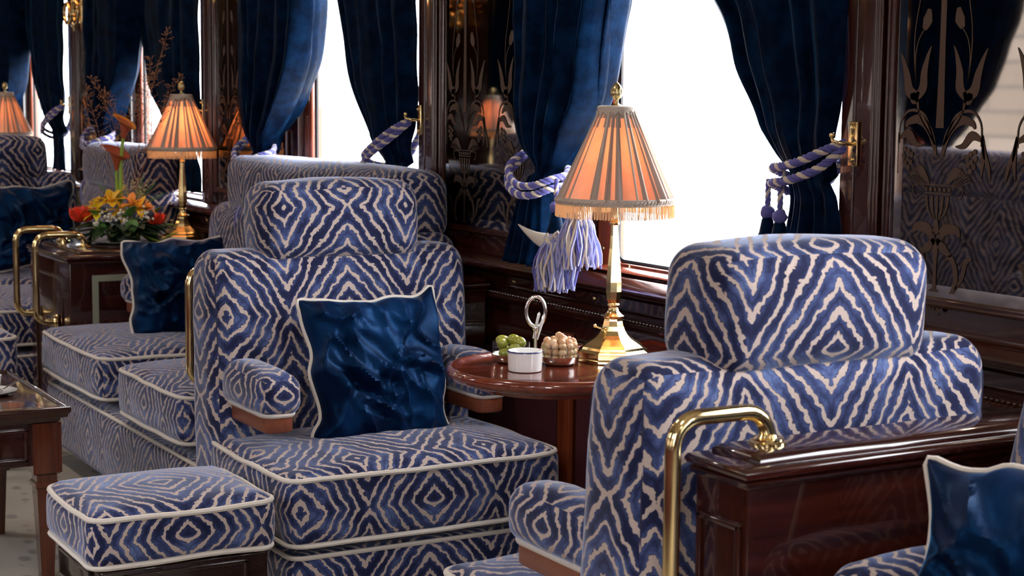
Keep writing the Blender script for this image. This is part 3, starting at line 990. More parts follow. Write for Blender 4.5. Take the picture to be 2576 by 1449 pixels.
tieback('rope tieback with two lavender tassels left of the big lamp',
        [(-3.60, 2.12, 1.11), (-3.59, 2.06, 1.075), (-3.55, 2.035, 1.045), (-3.49, 2.025, 1.028), (-3.43, 2.03, 1.030), (-3.395, 2.055, 1.045), (-3.40, 2.10, 1.055), (-3.46, 2.14, 1.07), (-3.55, 2.16, 1.10)],
        [(-3.335, 2.035, 1.010), (-3.265, 2.055, 1.068)])
tieback('rope tieback on the dark curtain above the middle chair headrest',
        [(-4.325, 2.155, 1.165), (-4.36, 2.12, 1.14), (-4.42, 2.10, 1.105), (-4.49, 2.10, 1.075), (-4.545, 2.115, 1.055), (-4.565, 2.15, 1.035), (-4.54, 2.19, 1.03), (-4.45, 2.205, 1.06), (-4.35, 2.20, 1.13)],
        [(-4.565, 2.13, .985)])
bracket(-4.306, 'brass bracket on the post left of the etched mirror with the lamp reflection', 1.165)
tieback('rope tieback below the bright blue curtain edge, behind the long headrest',
        [(-5.43, 2.12, 1.10), (-5.42, 2.06, 1.06), (-5.38, 2.03, 1.03), (-5.31, 2.02, 1.015), (-5.25, 2.03, 1.02), (-5.215, 2.06, 1.035), (-5.22, 2.10, 1.045), (-5.30, 2.14, 1.06), (-5.40, 2.16, 1.09)],
        [(-5.235, 2.03, .985)])
tieback('rope tieback on the far left dark curtain beside the brass pole',
        [(-7.90, 2.155, 1.165), (-7.94, 2.12, 1.14), (-8.0, 2.10, 1.105), (-8.06, 2.10, 1.075), (-8.115, 2.115, 1.055), (-8.135, 2.15, 1.035), (-8.11, 2.19, 1.03), (-8.02, 2.205, 1.06), (-7.92, 2.20, 1.13)], [])
tieback('rope tieback half hidden behind the calla lilies',
        [(-7.215, 2.12, 1.10), (-7.205, 2.06, 1.06), (-7.165, 2.03, 1.03), (-7.095, 2.02, 1.015), (-7.035, 2.03, 1.02), (-7.0, 2.06, 1.035), (-7.0, 2.10, 1.045), (-7.08, 2.14, 1.06), (-7.18, 2.16, 1.09)],
        [(-7.02, 2.03, .985)])
for x0, zt in ((-7.875, 'tall post at far left'), (-6.09, 'post behind the lit lamp')):
    bracket(x0, 'small brass bracket on the ' + zt, 1.165)


# ================================================================== SEATING
def loop_pipe(m, outline, z, r=.006, dz=None, fn=None):
    pts = [(p[0], p[1], z + (dz(p) if dz else 0)) for p in outline]
    if fn: pts = [fn(p) for p in pts]
    tube(m, pts, r, 6, closed=True)

def seat_block(parent, x0, x1, y0, y1, z0, z1, r=.045, name='seat_cushion', dome=.03, side=.012, uo=(0, 0)):
    m = M()
    cr = r
    soft(m, x0, x1, y0, y1, z0, z1, r=.03, bulge=(side, side, side, side, 0.004, dome), ni=12, nc=4, uo=uo, wob=.004)
    o = m.build(name, Z, parent)
    hx, hy = (x1 - x0) / 2, (y1 - y0) / 2; cx, cy = (x0 + x1) / 2, (y0 + y1) / 2
    def bul(p):
        q = [p[0], p[1], p[2]]
        if abs(abs(p[0] - cx) - hx) < .02: q[0] += math.copysign(side * .75 * max(0, 1 - ((p[1] - cy) / hy) ** 2), p[0] - cx)
        if abs(abs(p[1] - cy) - hy) < .02: q[1] += math.copysign(side * .75 * max(0, 1 - ((p[0] - cx) / hx) ** 2), p[1] - cy)
        n = noise.noise_vector(Vector(q) * 9.0) * .004
        return (q[0] + n.x, q[1] + n.y, q[2] + n.z)
    def line(zz):
        out = rrect(x0 + .004, x1 - .004, y0 + .004, y1 - .004, r * .75, 6)
        P = [Vector((p[0], p[1], zz)) for p in out]
        Q = []
        for i in range(len(P)):
            a, b = P[i], P[(i + 1) % len(P)]
            k = max(1, int((b - a).length / .04))
            for j in range(k): Q.append(a.lerp(b, j / k))
        return [bul(p) for p in Q]
    m = M()
    tube(m, line(z1 - .011), .0058, 7, closed=True)
    tube(m, line(z0 + .008), .0058, 7, closed=True)
    m.build('piping', PIP, o)
    return o

def arm(parent, x0, x1, y0, y1, fr, sgn=1, horiz='x'):
    """fr = front end of the arm along its length axis"""
    a = empty('armrest'); a.parent = parent
    m = M()
    def puff(q):
        return q
    hh = .530, .620
    soft(m, x0, x1, y0, y1, hh[0], hh[1], r=.030, bulge=(.008, .008, .008, .008, 0, .014), ni=6, nc=4, wob=.004)
    pd = m.build('pad', Z, a)
    m = M(); out = rrect(x0 + .010, x1 - .010, y0 + .010, y1 - .010, .03, 5)
    loop_pipe(m, out, .534, .0052); m.build('piping', PIP, pd)
    m = M(); loft(m, rrect(x0 + .012, x1 - .012, y0 + .012, y1 - .012, .025, 5), [(-.004, .494), (0, .498), (0, .532)])
    m.build('arm_wood', WA, a)
    return a

def armchair(loc, rz, label, w=.67, group=None, hv=.149, bv=-.142):
    r = empty('lounge_chair', loc, rz, label, 'chair', group)
    h = w / 2
    def lean(q):
        x, y, z = q
        if x > .075: x += max(0, .865 - z) * .10 * ((x - .075) / .075)
        # rounded shoulders
        return [x, y, z]
    m = M(); soft(m, 0, .15, -h, h, .30, .866, r=.045, bulge=(.008, .022, .004, .004, 0, .012), ni=12, nc=5, fn=lean, wob=.004, uo=(0, bv))
    bk = m.build('backrest', Z, r)
    m = M(); soft(m, -.004, .155, -.203, .203, .842, 1.026, r=.045, bulge=(.012, .016, .006, .006, 0, .012), ni=8, nc=5, wob=.004, uo=(0, hv))
    hd = m.build('headrest', Z, r)
    for (par, hw, za, zb, zt) in ((bk, h, .34, .815, .862), (hd, .203, .875, .985, 1.030)):
        for sy in (-1, 1):
            for rear in (True, False):
                m = M(); P = []
                for i in range(9):
                    z = za + (zb - za) * i / 8
                    bz = max(0, 1 - ((z - (.583 if par is bk else .934)) / (.283 if par is bk else .092)) ** 2)
                    if rear: x = .0125 - .0
                    else:
                        x = .1385
                        if par is bk: x += (.865 - z) * .10 * ((x - .075) / .075)
                    P.append((x, sy * (hw - .0125), z))
                P.append((P[-1][0] + (.012 if rear else -.012), sy * (hw - .022), zt - .012))
                tube(m, smoothpts(P, 3), .0016, 5)
                m.build('seam', SEAM, par)
    m = M()
    soft(m, .13, .595, -h + .01, h - .01, .07, .268, r=.03, bulge=(0, .006, .006, .006, 0, 0), ni=4, nc=3)
    bs = m.build('seat_base', Z, r)
    m = M(); out = rrect(.14, .592, -h + .013, h - .013, .03, 5)
    loop_pipe(m, out, .262, .0055); m.build('piping', PIP, bs)
    seat_block(r, .12, .61, -h, h, .285, .443, dome=.03)
    m = M(); box(m, .12, .58, -h + .03, h - .03, 0, .078, .004)
    m.build('plinth', WBK, r)
    for s in (-1, 1):
        arm(r, .15, .415, (h - .02 - .095) if s > 0 else (-h + .02), (h - .02) if s > 0 else (-h + .02 + .095), 0)
    return r

A = armchair((-1.925, 1.650, 0), PI, 'near chair seen from behind, turned away, its back against the polished wood divider', hv=.064, bv=-.287)
B = armchair((-3.865, 1.678, 0), 0, 'chair in the middle facing the viewer with a square blue velvet cushion against its back')

def cushion(name, label, center, size, rotm, seed=0, th=.055, group=None):
    """square velvet cushion; local x,y span the square, local z is thickness"""
    s = size / 2
    r = empty(name, center, 0, label, 'cushion', group)
    r.rotation_euler = rotm.to_euler()
    n = 56
    def outl(u, v):
        k = .13
        x = u * s * (1 - k * (1 - v * v) ** 1.0 * abs(u) ** 2 + .02)
        y = v * s * (1 - k * (1 - u * u) ** 1.0 * abs(v) ** 2 + .02)
        w = noise.noise(Vector((u * 1.9 + seed, v * 1.9, 3.3))) * .026
        return x + w, y - w
    m = M()
    rnd = random.Random(seed)
    cr = [(rnd.uniform(-.5, .5), rnd.uniform(-.6, .2), rnd.uniform(0, PI), rnd.uniform(.2, .5), rnd.uniform(.05, .09)) for _ in range(9)]
    for side in (1, -1):
        base = len(m.v)
        for j in range(n + 1):
            for i in range(n + 1):
                u = -1 + 2 * i / n; v = -1 + 2 * j / n
                x, y = outl(u, v)
                e = (max(0, 1 - u ** 4) * max(0, 1 - v ** 4)) ** .55
                z = th * e
                # slack cloth: long soft creases and folds
                q = Vector((u * 1.3 + seed * 3, v * 1.3, side * 2.0))
                f1 = 1 - abs(noise.noise(q * 1.1)) * 2
                f2 = 1 - abs(noise.noise(Vector((u * 2.6 + v * 1.5 + seed, v * 1.7 - u * .9, side)))) * 2.2
                z += e * (.020 * f1 * f1 * f1 + .017 * max(0, f2) ** 3)
                for (ax, ay, an, ln, am) in cr:
                    du, dv = u - ax, v - ay
                    al = du * math.cos(an) + dv * math.sin(an); ac = -du * math.sin(an) + dv * math.cos(an)
                    ac += .12 * math.sin(al * 4 + ax * 9)
                    z += e * am * .21 * math.exp(-(al / ln) ** 2) * (math.exp(-(ac / .065) ** 2) - .7 * math.exp(-((ac - .12) / .08) ** 2))
                m.v.append((x, y, side * z))
        for j in range(n):
            for i in range(n):
                I = [base + j * (n + 1) + i, base + j * (n + 1) + i + 1, base + (j + 1) * (n + 1) + i + 1, base + (j + 1) * (n + 1) + i]
                if side < 0: I.reverse()
                m.face(I)
    o = m.build('cover', VP, r)
    m = M(); P = []
    per = [(-1 + 2 * i / 24, -1) for i in range(24)] + [(1, -1 + 2 * i / 24) for i in range(24)] + [(1 - 2 * i / 24, 1) for i in range(24)] + [(-1, 1 - 2 * i / 24) for i in range(24)]
    for (u, v) in per:
        x, y = outl(u, v); P.append((x * 1.008, y * 1.008, 0))
    # round the corners a little
    P2 = []
    for i in range(len(P)):
        if i % 24 == 0:
            a, b, c_ = Vector(P[i - 1]), Vector(P[i]), Vector(P[(i + 1) % len(P)])
            P2.append(a * .3 + b * .4 + c_ * .3)
        else: P2.append(P[i])
    tube(m, P2, .0048, 7, closed=True)
    m.build('piping', PIP, r)
    return r

def rot(xdir, ydir):
    x = Vector(xdir).normalized(); y = Vector(ydir); y = (y - x * x.dot(y)).normalized(); z = x.cross(y)
    return Matrix((x, y, z)).transposed()

# cushion of the middle chair: leans on the backrest
cushion('velvet_cushion', 'square blue velvet cushion with cream piping on the middle chair facing the viewer',
        (-3.562, 1.690, .602), .358, rot((0, 1, .01), (-.30, -.06, 1)), seed=4)

# ---- long seat with its back to the window wall
def settee(name, loc, label, back, head, cushions, base, arms, depth=.715, zs=(.30, .443), cat='sofa', lean=0.06, arm_y=-.46):
    r = empty(name, loc, 0, label, cat)
    def ln(q):
        if q[1] < -.1: q = [q[0], q[1] - max(0, .866 - q[2]) * lean, q[2]]
        return q
    m = M(); soft(m, back[0], back[1], -.19, -.01, .30, .866, r=.05, bulge=(.004, .004, .02, .008, 0, .012), ni=12, nc=5, wob=.004, uo=(0, .08), fn=ln)
    m.build('backrest', Z, r)
    m = M(); soft(m, head[0], head[1], -.185, -.012, .842, 1.03, r=.05, bulge=(.006, .006, .016, .01, 0, .010), ni=12, nc=5, wob=.004, uo=(0, .11))
    m.build('headrest', Z, r)
    m = M(); soft(m, base[0], base[1], -depth + .01, -.15, .06, .272, r=.03, bulge=(.004, .004, .008, 0, 0, 0), ni=6, nc=3)
    bs = m.build('seat_base', Z, r)
    m = M(); loop_pipe(m, rrect(base[0] + .006, base[1] - .006, -depth + .014, -.155, .03, 5), .266, .0055); m.build('piping', PIP, bs)
    for (c0, c1) in cushions:
        seat_block(r, c0, c1, -depth, -.17, zs[0], zs[1], dome=.028)
    for (a0, a1) in arms:
        arm(r, a0, a1, arm_y, -.15, 0)
    return r
Cs = settee('lounge_settee', (-4.85, 2.18, 0), 'long zebra-striped seat under the second window, back to the wall, behind the middle chair',
            (-.68, .80), (-.53, .76), [(-.86, -.17), (-.005, .565)], (-.85, .80), [(-.80, -.69)])
Ds = settee('lounge_settee', (-6.64, 2.18, -.01), 'seat with light lilac headrest behind the calla lilies, back to the wall',
            (-.42, .33), (-.42, .335), [(-.42, .30)], (-.36, .32), [])
Gs = settee('lounge_settee', (-1.02, 2.01, 0), 'zebra-striped seat cut off by the right edge of the photo, beyond the wood divider',
            (-.70, .70), (-.45, .5), [(-.72, .0), (.02, .7)], (-.72, .72), [(-.715, -.61)], lean=.26, arm_y=-.52)
Es = armchair((-7.68, 1.778, 0), 0, 'dark zebra-striped chair at the left edge of the photo facing the viewer')

cushion('velvet_cushion', 'blue velvet cushion leaning beside the flowers, in front of the pale inlaid cabinet',
        (-5.33, 1.82, .605), .345, rot((.12, 1, .05), (-.42, .05, 1)), seed=9)
cushion('velvet_cushion', 'blue velvet cushion at lower right on the seat beyond the divider',
        (-1.475, 1.625, .600), .36, rot((.89, .45, -.02), (0, .28, 1)), seed=15, th=.07)
cushion('velvet_cushion', 'dark blue cushion at the far left edge behind the brass handles',
        (-7.28, 1.84, .66), .38, rot((0, 1, .04), (-.32, .0, 1)), seed=21)

def ottoman(loc, lx, ly, z0, z1, label, group=None):
    r = empty('ottoman', loc, 0, label, 'ottoman', group)
    seat_block(r, -lx / 2, lx / 2, -ly / 2, ly / 2, z0, z1, dome=.018, side=.006, name='cushion')
    m = M(); box(m, -lx / 2 + .03, lx / 2 - .012, -ly / 2 + .02, ly / 2 - .02, z0 - .085, z0 - .002, .006)
    # framed panels on the rails
    for (xa, xb, ya, yb) in ((lx / 2 - .014, lx / 2 - .006, -ly / 2 + .065, ly / 2 - .065),):
        box(m, xa, xb, ya, yb, z0 - .022, z0 - .014, .002); box(m, xa, xb, ya, yb, z0 - .074, z0 - .066, .002)
        box(m, xa, xb, ya, ya + .008, z0 - .074, z0 - .014, .002); box(m, xa, xb, yb - .008, yb, z0 - .074, z0 - .014, .002)
    for (ya, yb) in ((-ly / 2 + .012, -ly / 2 + .020),):
        xa, xb = -lx / 2 + .06, lx / 2 - .06
        box(m, xa, xb, ya, yb + .004, z0 - .022, z0 - .014, .002); box(m, xa, xb, ya, yb + .004, z0 - .074, z0 - .066, .002)
        box(m, xa, xa + .008, ya, yb + .004, z0 - .074, z0 - .014, .002); box(m, xb - .008, xb, ya, yb + .004, z0 - .074, z0 - .014, .002)
    m.build('frame', WBK, r)
    for sx in (-1, 1):
        for sy in (-1, 1):
            m = M(); c = (sx * (lx / 2 - .045), sy * (ly / 2 - .04), 0)
            lathe(m, [(.010, 0), (.013, .004), (.019, z0 - .14), (.024, z0 - .13), (.024, z0 - .122), (.018, z0 - .116), (.018, z0 - .104), (.026, z0 - .098), (.026, z0 - .086)], 4, c, rot=PI / 4)
            lathe(m, [(.020, z0 - .132), (.027, z0 - .126), (.020, z0 - .118)], 16, c)
            m.build('leg', WBK, r)
    return r
ottoman((-3.335, 1.09, 0), .345, .385, .322, .432, 'low zebra-striped ottoman in the foreground beside the middle chair')
ottoman((-5.72, 1.17, 0), .36, .36, .310, .448, 'zebra-striped ottoman at the left edge beyond the coffee table')

# ================================================================== DIVIDERS AND CABINET WITH BRASS HANDLES
def handle(parent, x, y0, ztop, zend, hang=.07, ytop=.09):
    """brass grab handle from the top face (y0+ytop) out past the end face (y0) and back into it at zend"""
    h = empty('grab_handle'); h.parent = parent
    r = .0115
    yo = y0 - hang
    pts = [(x, y0 + ytop, ztop), (x, y0 + ytop, ztop + .048), (x, yo, ztop + .048), (x, yo, zend), (x, y0, zend)]
    m = M(); tube(m, fillet(pts, .042, 7), r, 16)
    m.build('tube', BR, h)
    m = M(); lathe(m, [(.026, 0), (.026, .004), (.023, .006), (.023, .009), (.015, .010), (.0135, .014)], 56, (x, y0 + ytop, ztop))
    for s in (-1, 1): ball(m, (x + .017 * s * .4, y0 + ytop + .0185 * s, ztop + .0085), .0026, 8, 5, sz=.5)
    m.build('flange', BR, h)
    m = M(); b = len(m.v)
    lathe(m, [(.026, 0), (.026, .004), (.023, .006), (.023, .009), (.015, .010), (.0135, .014)], 28, (0, 0, 0))
    for i in range(b, len(m.v)):
        p = m.v[i]; m.v[i] = (x + p[0], y0 - p[2], zend + p[1])
    for s in (-1, 1): ball(m, (x, y0 - .008, zend + s * .019), .0035, 8, 5)
    m.build('flange', BR, h)
    return h

def divider(name, label, x0, x1, y0, y1, zt, handles, zend, cat, inlay=False, ytop=.09):
    r = empty(name, ((x0 + x1) / 2, (y0 + y1) / 2, 0), 0, label, cat)
    hx, hy = (x1 - x0) / 2, (y1 - y0) / 2
    m = M(); box(m, -hx + .008, hx - .008, -hy + .008, hy, 0.0, zt - .012, .004)
    m.build('body', WDY, r)
    m = M()
    loft(m, [(-hx, -hy), (hx, -hy), (hx, hy), (-hx, hy)], [(-.007, zt - .036), (-.003, zt - .034), (-.001, zt - .026), (-.006, zt - .022), (.002, zt - .020), (.004, zt - .013), (.001, zt - .008), (-.004, zt - .006)])
    m.build('top_moulding', WDY, r, smooth=True)
    st = .035 if not inlay else .05
    m = M()
    loft(m, [(-hx + st * .45, -hy + st), (hx - st * .45, -hy + st), (hx - st * .45, hy), (-hx + st * .45, hy)], [(.004, zt - .006), (.003, zt - .001), (-.006, zt + .006), (-.012, zt + .008)])
    m.build('raised_top', WDY, r)
    # raised panel on the end face
    e = .018 if not inlay else .09
    m = M(); w = .010
    xa, xb, za, zb = -hx + e, hx - e, .12, zt - .085
    yy = -hy + .009
    box(m, xa, xb, yy - .008, yy, zb - w, zb, .003); box(m, xa, xb, yy - .008, yy, za, za + w, .003)
    box(m, xa, xa + w, yy - .008, yy, za, zb, .003); box(m, xb - w, xb, yy - .008, yy, za, zb, .003)
    box(m, xa + w, xb - w, yy - .003, yy, za + w, zb - w, .001)
    m.build('end_panel', WDZ, r)
    if inlay:
        m = M(); xx = hx - .0085; t = .022
        ya, yb, za, zb = -hy + .085, hy - .08, .10, zt - .075
        box(m, xx, xx + .0015, ya, yb, zb - t, zb); box(m, xx, xx + .0015, ya, yb, za, za + t)
        box(m, xx, xx + .0015, ya, ya + t, za + t, zb - t); box(m, xx, xx + .0015, yb - t, yb, za + t, zb - t)
        m.build('inlay', INL, r, smooth=False)
    for hxx in handles: handle(r, hxx, -hy, zt + .008, zend, ytop=ytop)
    return r
divider('seat_divider', 'polished mahogany divider with a brass handle in the right foreground', -1.905, -1.772, 1.383, 2.165, .758, [-.005], .53, 'divider')
divider('seat_divider', 'mahogany divider behind the middle chair, mostly hidden, its brass handle showing at left', -4.02, -3.887, 1.445, 2.165, .758, [0], .535, 'divider')
cab = divider('inlaid_cabinet', 'mahogany cabinet with pale inlay and two brass handles below the flowers', -6.262, -5.73, 1.565, 2.16, .685, [-.15, .12], .44, 'cabinet', inlay=True, ytop=.10)

# ================================================================== ROUND TABLE
def round_table(x, label, y_front=1.565):
    r = empty('side_table', (x, WY, 0), 0, label, 'table')
    R = .217; yf = y_front - WY
    pts = []
    for i in range(25):
        a = PI + PI * i / 24
        pts.append((R * math.cos(a), yf + R + R * math.sin(a) * 1.0))
    pts += [(R, -.02), (-R, -.02)]
    m = M()
    loft(m, pts, [(-.06, .655), (-.055, .668), (-.015, .671), (-.006, .674), (-.001, .680), (.001, .687), (-.001, .693), (-.005, .697), (-.011, .698), (-.017, .696), (-.021, .691), (-.028, .6895)])
    m.build('tabletop', WTB, r)
    m = M(); box(m, -.03, .03, -.22, -.02, .58, .655, .004); box(m, -.055, .055, -.30, -.02, .625, .655, .004)
    m.build('bracket', WD, r)
    return r
round_table(-2.925, 'glossy red-brown rounded side table under the big lamp, with dishes on it')

# ================================================================== LAMPS
def table_lamp(loc, label, rz=0.0, energy=3.0):
    r = empty('table_lamp', loc, rz, label, 'lamp')
    o8 = PI / 8
    def oct_prof(m, prof):
        lathe(m, prof, 8, rot=o8)
    m = M()
    oct_prof(m, [(.076, 0), (.077, .002), (.077, .006), (.0755, .008), (.077, .010), (.0775, .021), (.073, .024), (.069, .026), (.067, .031), (.0605, .036), (.050, .042), (.040, .048), (.033, .055), (.027, .064), (.0235, .073), (.0205, .084), (.0195, .090)])
    m.build('base', BR, r, smooth=False)
    m = M(); lathe(m, [(.019, .088), (.0225, .091), (.0225, .094), (.017, .098), (.012, .104), (.0105, .112), (.013, .115), (.013, .118), (.011, .120)], 24)
    m.build('collar', BR, r)
    m = M(); oct_prof(m, [(.010, .119), (.0145, .128), (.0172, .145), (.0168, .165), (.0142, .20), (.0108, .235), (.0088, .262), (.0080, .285)])
    m.build('stem', BR, r, smooth=False)
    m = M(); lathe(m, [(.0085, .284), (.0105, .287), (.0105, .290), (.0085, .292), (.0078, .300), (.0078, .36), (.012, .365), (.012, .385)], 16)
    m.build('upper_stem', BR, r)
    m = M(); tube(m, [(-.006, -.021, .066), (-.014, -.037, .073)], .0022, 6); ball(m, (-.0145, -.039, .074), .0042, 10, 8)
    m.build('switch', BR, r)
    m = M(); ball(m, (0, 0, .415), .018, 14, 10, sz=1.3); m.build('bulb', BUL, r)
    # pleated shade
    nseg = 28 * 8
    def rad(rr, z, a):
        f = (.524 - z) / .187
        k = (abs(((a * 20 / (2 * PI) + .3 * math.sin(a * 7)) % 1) - .5) * 2) ** 1.3
        g = abs(((a * 8 / (2 * PI)) % 1) - .5) * 2
        return rr * (1 + (.13 * (k - .5)) * (.5 + .5 * f) - .030 * (1 - g ** 2) * f)
    prof = [(.036 + (.122 - .036) * (t ** 1.0), .524 - .187 * t) for t in [i / 10 for i in range(11)]]
    m = M(); lathe(m, prof[::-1], nseg, rad=rad, capb=False, capt=False)
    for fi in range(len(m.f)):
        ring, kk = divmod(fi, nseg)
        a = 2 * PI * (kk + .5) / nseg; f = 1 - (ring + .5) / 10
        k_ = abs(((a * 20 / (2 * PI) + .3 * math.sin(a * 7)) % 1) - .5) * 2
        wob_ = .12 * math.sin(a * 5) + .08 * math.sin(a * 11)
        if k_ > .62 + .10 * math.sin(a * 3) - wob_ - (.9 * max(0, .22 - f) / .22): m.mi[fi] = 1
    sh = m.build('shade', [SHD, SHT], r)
    m = M()
    for q in range(8):
        a = 2 * PI * (q + .5) / 8
        pts = [((.0375 + (.123 - .0375) * t) * math.cos(a) * .985, (.0375 + (.123 - .0375) * t) * math.sin(a) * .985, .524 - .187 * t) for t in [i / 8 for i in range(9)]]
        tube(m, pts, .0024, 5)
    m.build('rib_piping', BRD, sh)
    m = M()
    lathe(m, [(.0385, .512), (.0400, .513), (.0400, .528), (.0375, .530), (.030, .531)], 40)
    pts = [((.0408) * math.cos(2 * PI * i / 120), .0408 * math.sin(2 * PI * i / 120), .516 + .0035 * math.sin(2 * PI * i * 16 / 120)) for i in range(120)]
    tube(m, pts, .0016, 5, closed=True)
    m.build('top_band', BRD, sh)
    m = M()
    for ph in (0, PI):
        pts = [((.1225 + .0022 * math.cos(i * 2 * PI * 44 / 352 + ph)) * math.cos(2 * PI * i / 352), (.1225 + .0022 * math.cos(i * 2 * PI * 44 / 352 + ph)) * math.sin(2 * PI * i / 352), .3355 + .0028 * math.sin(i * 2 * PI * 44 / 352 + ph)) for i in range(352)]
        tube(m, pts, .0021, 5, closed=True)
    lathe(m, [(.1215, .328), (.1235, .329), (.1235, .342), (.1215, .343)], 60, capb=False, capt=False)
    m.build('braid', BRD, sh)
    m = M(); rnd = random.Random(3)
    for q in range(260):
        a = 2 * PI * q / 260; dr = rnd.uniform(-.001, .001)
        rr = .1220 + dr
        x, y = rr * math.cos(a), rr * math.sin(a); dx, dy = rnd.uniform(-.0012, .0012), rnd.uniform(-.0012, .0012)
        tube(m, [(x, y, .331), (x + dx * .4, y + dy * .4, .315), (x + dx, y + dy, .302 + rnd.uniform(-.001, .001))], .00125, 4)
    m.build('fringe', FRG, sh)
    m = M()
    lathe(m, [(.014, .528), (.012, .531), (.006, .534), (.0035, .537), (.0035, .543), (.006, .545), (.0095, .549)], 20)
    def cone(rr, z, a):
        return rr * (1 + .08 * math.sin(8 * a + z * 900) * math.sin(8 * a - z * 900))
    lathe(m, [(.0095 if False else .008, .546), (.0115, .551), (.0125, .556), (.0120, .562), (.0100, .568), (.0070, .573), (.0035, .577), (.0008, .579)], 32, rad=cone)
    m.build('finial', BRA, r)
    L = bpy.data.lights.new('lamp_glow', 'POINT'); L.energy = energy; L.color = (1.0, .54, .25); L.shadow_soft_size = .028
    o = bpy.data.objects.new('lamp_glow', L); COL.objects.link(o); o.parent = r; o.location = (0, 0, .415)
    return r

table_lamp((-2.966, 1.953, .690), 'large brass lamp with pleated peach shade and fringe on the rounded side table', .2, 0.85)
table_lamp((-5.97, 2.055, .695), 'smaller looking lit orange-shaded brass lamp on the inlaid cabinet beside the flowers', .2, 2.0)
table_lamp((-8.30, 1.985, .690), 'peach-shaded lamp at the far left edge above the dark chair headrest', .1, .4)

# ================================================================== DISHES ON THE SIDE TABLE
TZ = .6897
def ramekin(loc, label):
    m = M()
    lathe(m, [(.030, 0), (.0335, .001), (.0342, .004), (.0350, .020), (.0352, .036), (.0355, .0405), (.0345, .0415), (.0325, .041), (.0320, .036), (.0315, .008), (.028, .005)], 48)
    r = empty('ramekin', loc, 0, label, 'ramekin')
    m.build('bowl', CER, r)
    m = M()
    lathe(m, [(.0348, .0412), (.0361, .0400), (.0361, .0385), (.0345, .0390)], 48, capb=False, capt=False)
    m.build('rim_band', NVY, r)
    return r
ramekin((-2.935, 1.722, TZ), 'white china ramekin with a navy rim on the side table')

stand = empty('snack_stand', (-2.965, 1.79, TZ), 0, 'silver double dish with a ring handle holding olives and nuts', 'serving dish')
NUTC = Vector((-2.967, 1.823, TZ)); OLC = Vector((-3.038, 1.749, TZ))
for c in (OLC, NUTC):
    o = Vector((c.x + 2.965, c.y - 1.79, 0))
    m = M(); lathe(m, [(.020, 0), (.030, .001), (.037, .006), (.0405, .014), (.0415, .0175), (.0420, .019), (.0405, .019), (.0385, .014), (.034, .006), (.018, .003)], 40, tuple(o))
    m.build('silver_dish', SV, stand)
    m = M(); lathe(m, [(.024, .0045), (.036, .007), (.0385, .018), (.0390, .044), (.0378, .044), (.0372, .018), (.034, .0095), (.02, .0075)], 40, tuple(o))
    m.build('glass_bowl', GB, stand)
m = M()
a = (OLC - NUTC).normalized(); mid = (OLC + NUTC) / 2 - Vector((-2.965, 1.79, TZ))
hx_, hy_ = mid.x, mid.y
tube(m, [(hx_, hy_, .004), (hx_, hy_, .030), (hx_, hy_, .060), (hx_, hy_, .072)], [.004, .003, .0035, .005], 12)
ball(m, (hx_, hy_, .074), .007, 12, 8)
m.build('post', SV, stand)
m = M()
pts = [(hx_ + .0195 * math.sin(q * PI / 20) * .5, hy_ + .0195 * math.sin(q * PI / 20) * .87, .108 - .031 * math.cos(q * PI / 20)) for q in range(40)]
tube(m, pts, .0038, 10, closed=True)
m.build('ring_handle', SV, stand)

def nutmat():
    m, t, b, o = newmat('roasted_nut')
    oc = N(t, 'ShaderNodeTexCoord'); oi = N(t, 'ShaderNodeObjectInfo')
    n = noise_(t, oc.outputs['Object'], 90, 3)
    f = math_(t, 'ADD', math_(t, 'MULTIPLY', n, .6), math_(t, 'MULTIPLY', oi.outputs['Random'], .4))
    t.links.new(ramp(t, f, [(.25, (.42, .20, .09)), (.5, (.66, .42, .24)), (.75, (.78, .58, .38))]), b.inputs['Base Color'])
    setp(b, rough=.45, sss=.05)
    return m
NUT = nutmat()
OLV = plain('olive_skin', (.30, .32, .04), rough=.22, coat=.5)
rnd = random.Random(12)
nm = None
# packed by layers inside the bowl and heaped above its rim
spots = []
for k_, (zz, rr, cnt) in enumerate([(.0165, .010, 3), (.0165, .027, 10), (.029, .011, 4), (.029, .0285, 11), (.0415, .012, 4), (.0415, .0295, 11), (.052, .010, 4), (.0485, .0265, 9), (.0595, .004, 2)]):
    for q in range(cnt):
        an = 2 * PI * (q + .5 * (k_ % 2)) / cnt + rnd.uniform(-.08, .08)
        spots.append((rr * math.cos(an), rr * math.sin(an), zz + rnd.uniform(-.001, .001)))
nm = M(); ball(nm, (0, 0, 0), .0078, 12, 9, sz=1.08, dent=.10)
proto = None
for i, (dx, dy, dz) in enumerate(spots):
    if proto is None:
        o = nm.build('hazelnut', NUT); proto = o
    else:
        o = proto.copy(); COL.objects.link(o)
    o.location = (NUTC.x + dx, NUTC.y + dy, TZ + dz)
    o.rotation_euler = (rnd.uniform(0, 6), rnd.uniform(0, 6), rnd.uniform(0, 6))
    s_ = rnd.uniform(.92, 1.06); o.scale = (s_, s_, s_)
    tag(o, 'pale roasted nut heaped in the glass bowl on the side table', 'nut', 'roasted nuts in the glass bowl')
PCK = plain('clear_plastic', (.72, .74, .74), rough=.08, coat=1.0)
om = M(); ball(om, (0, 0, 0), .0115, 16, 12, sx=1.35, dent=.02)
oproto = None
ol = [((-.020, -.002, .0215), .4), ((.004, -.016, .0205), 1.6), ((.010, .013, .0215), 2.6), ((-.010, .016, .0225), .9), ((.020, -.002, .030), 1.2), ((-.018, -.010, .0440), 1.1), ((.004, .004, .0475), .5), ((-.006, -.018, .0400), 2.3), ((.017, .010, .0440), .3)]
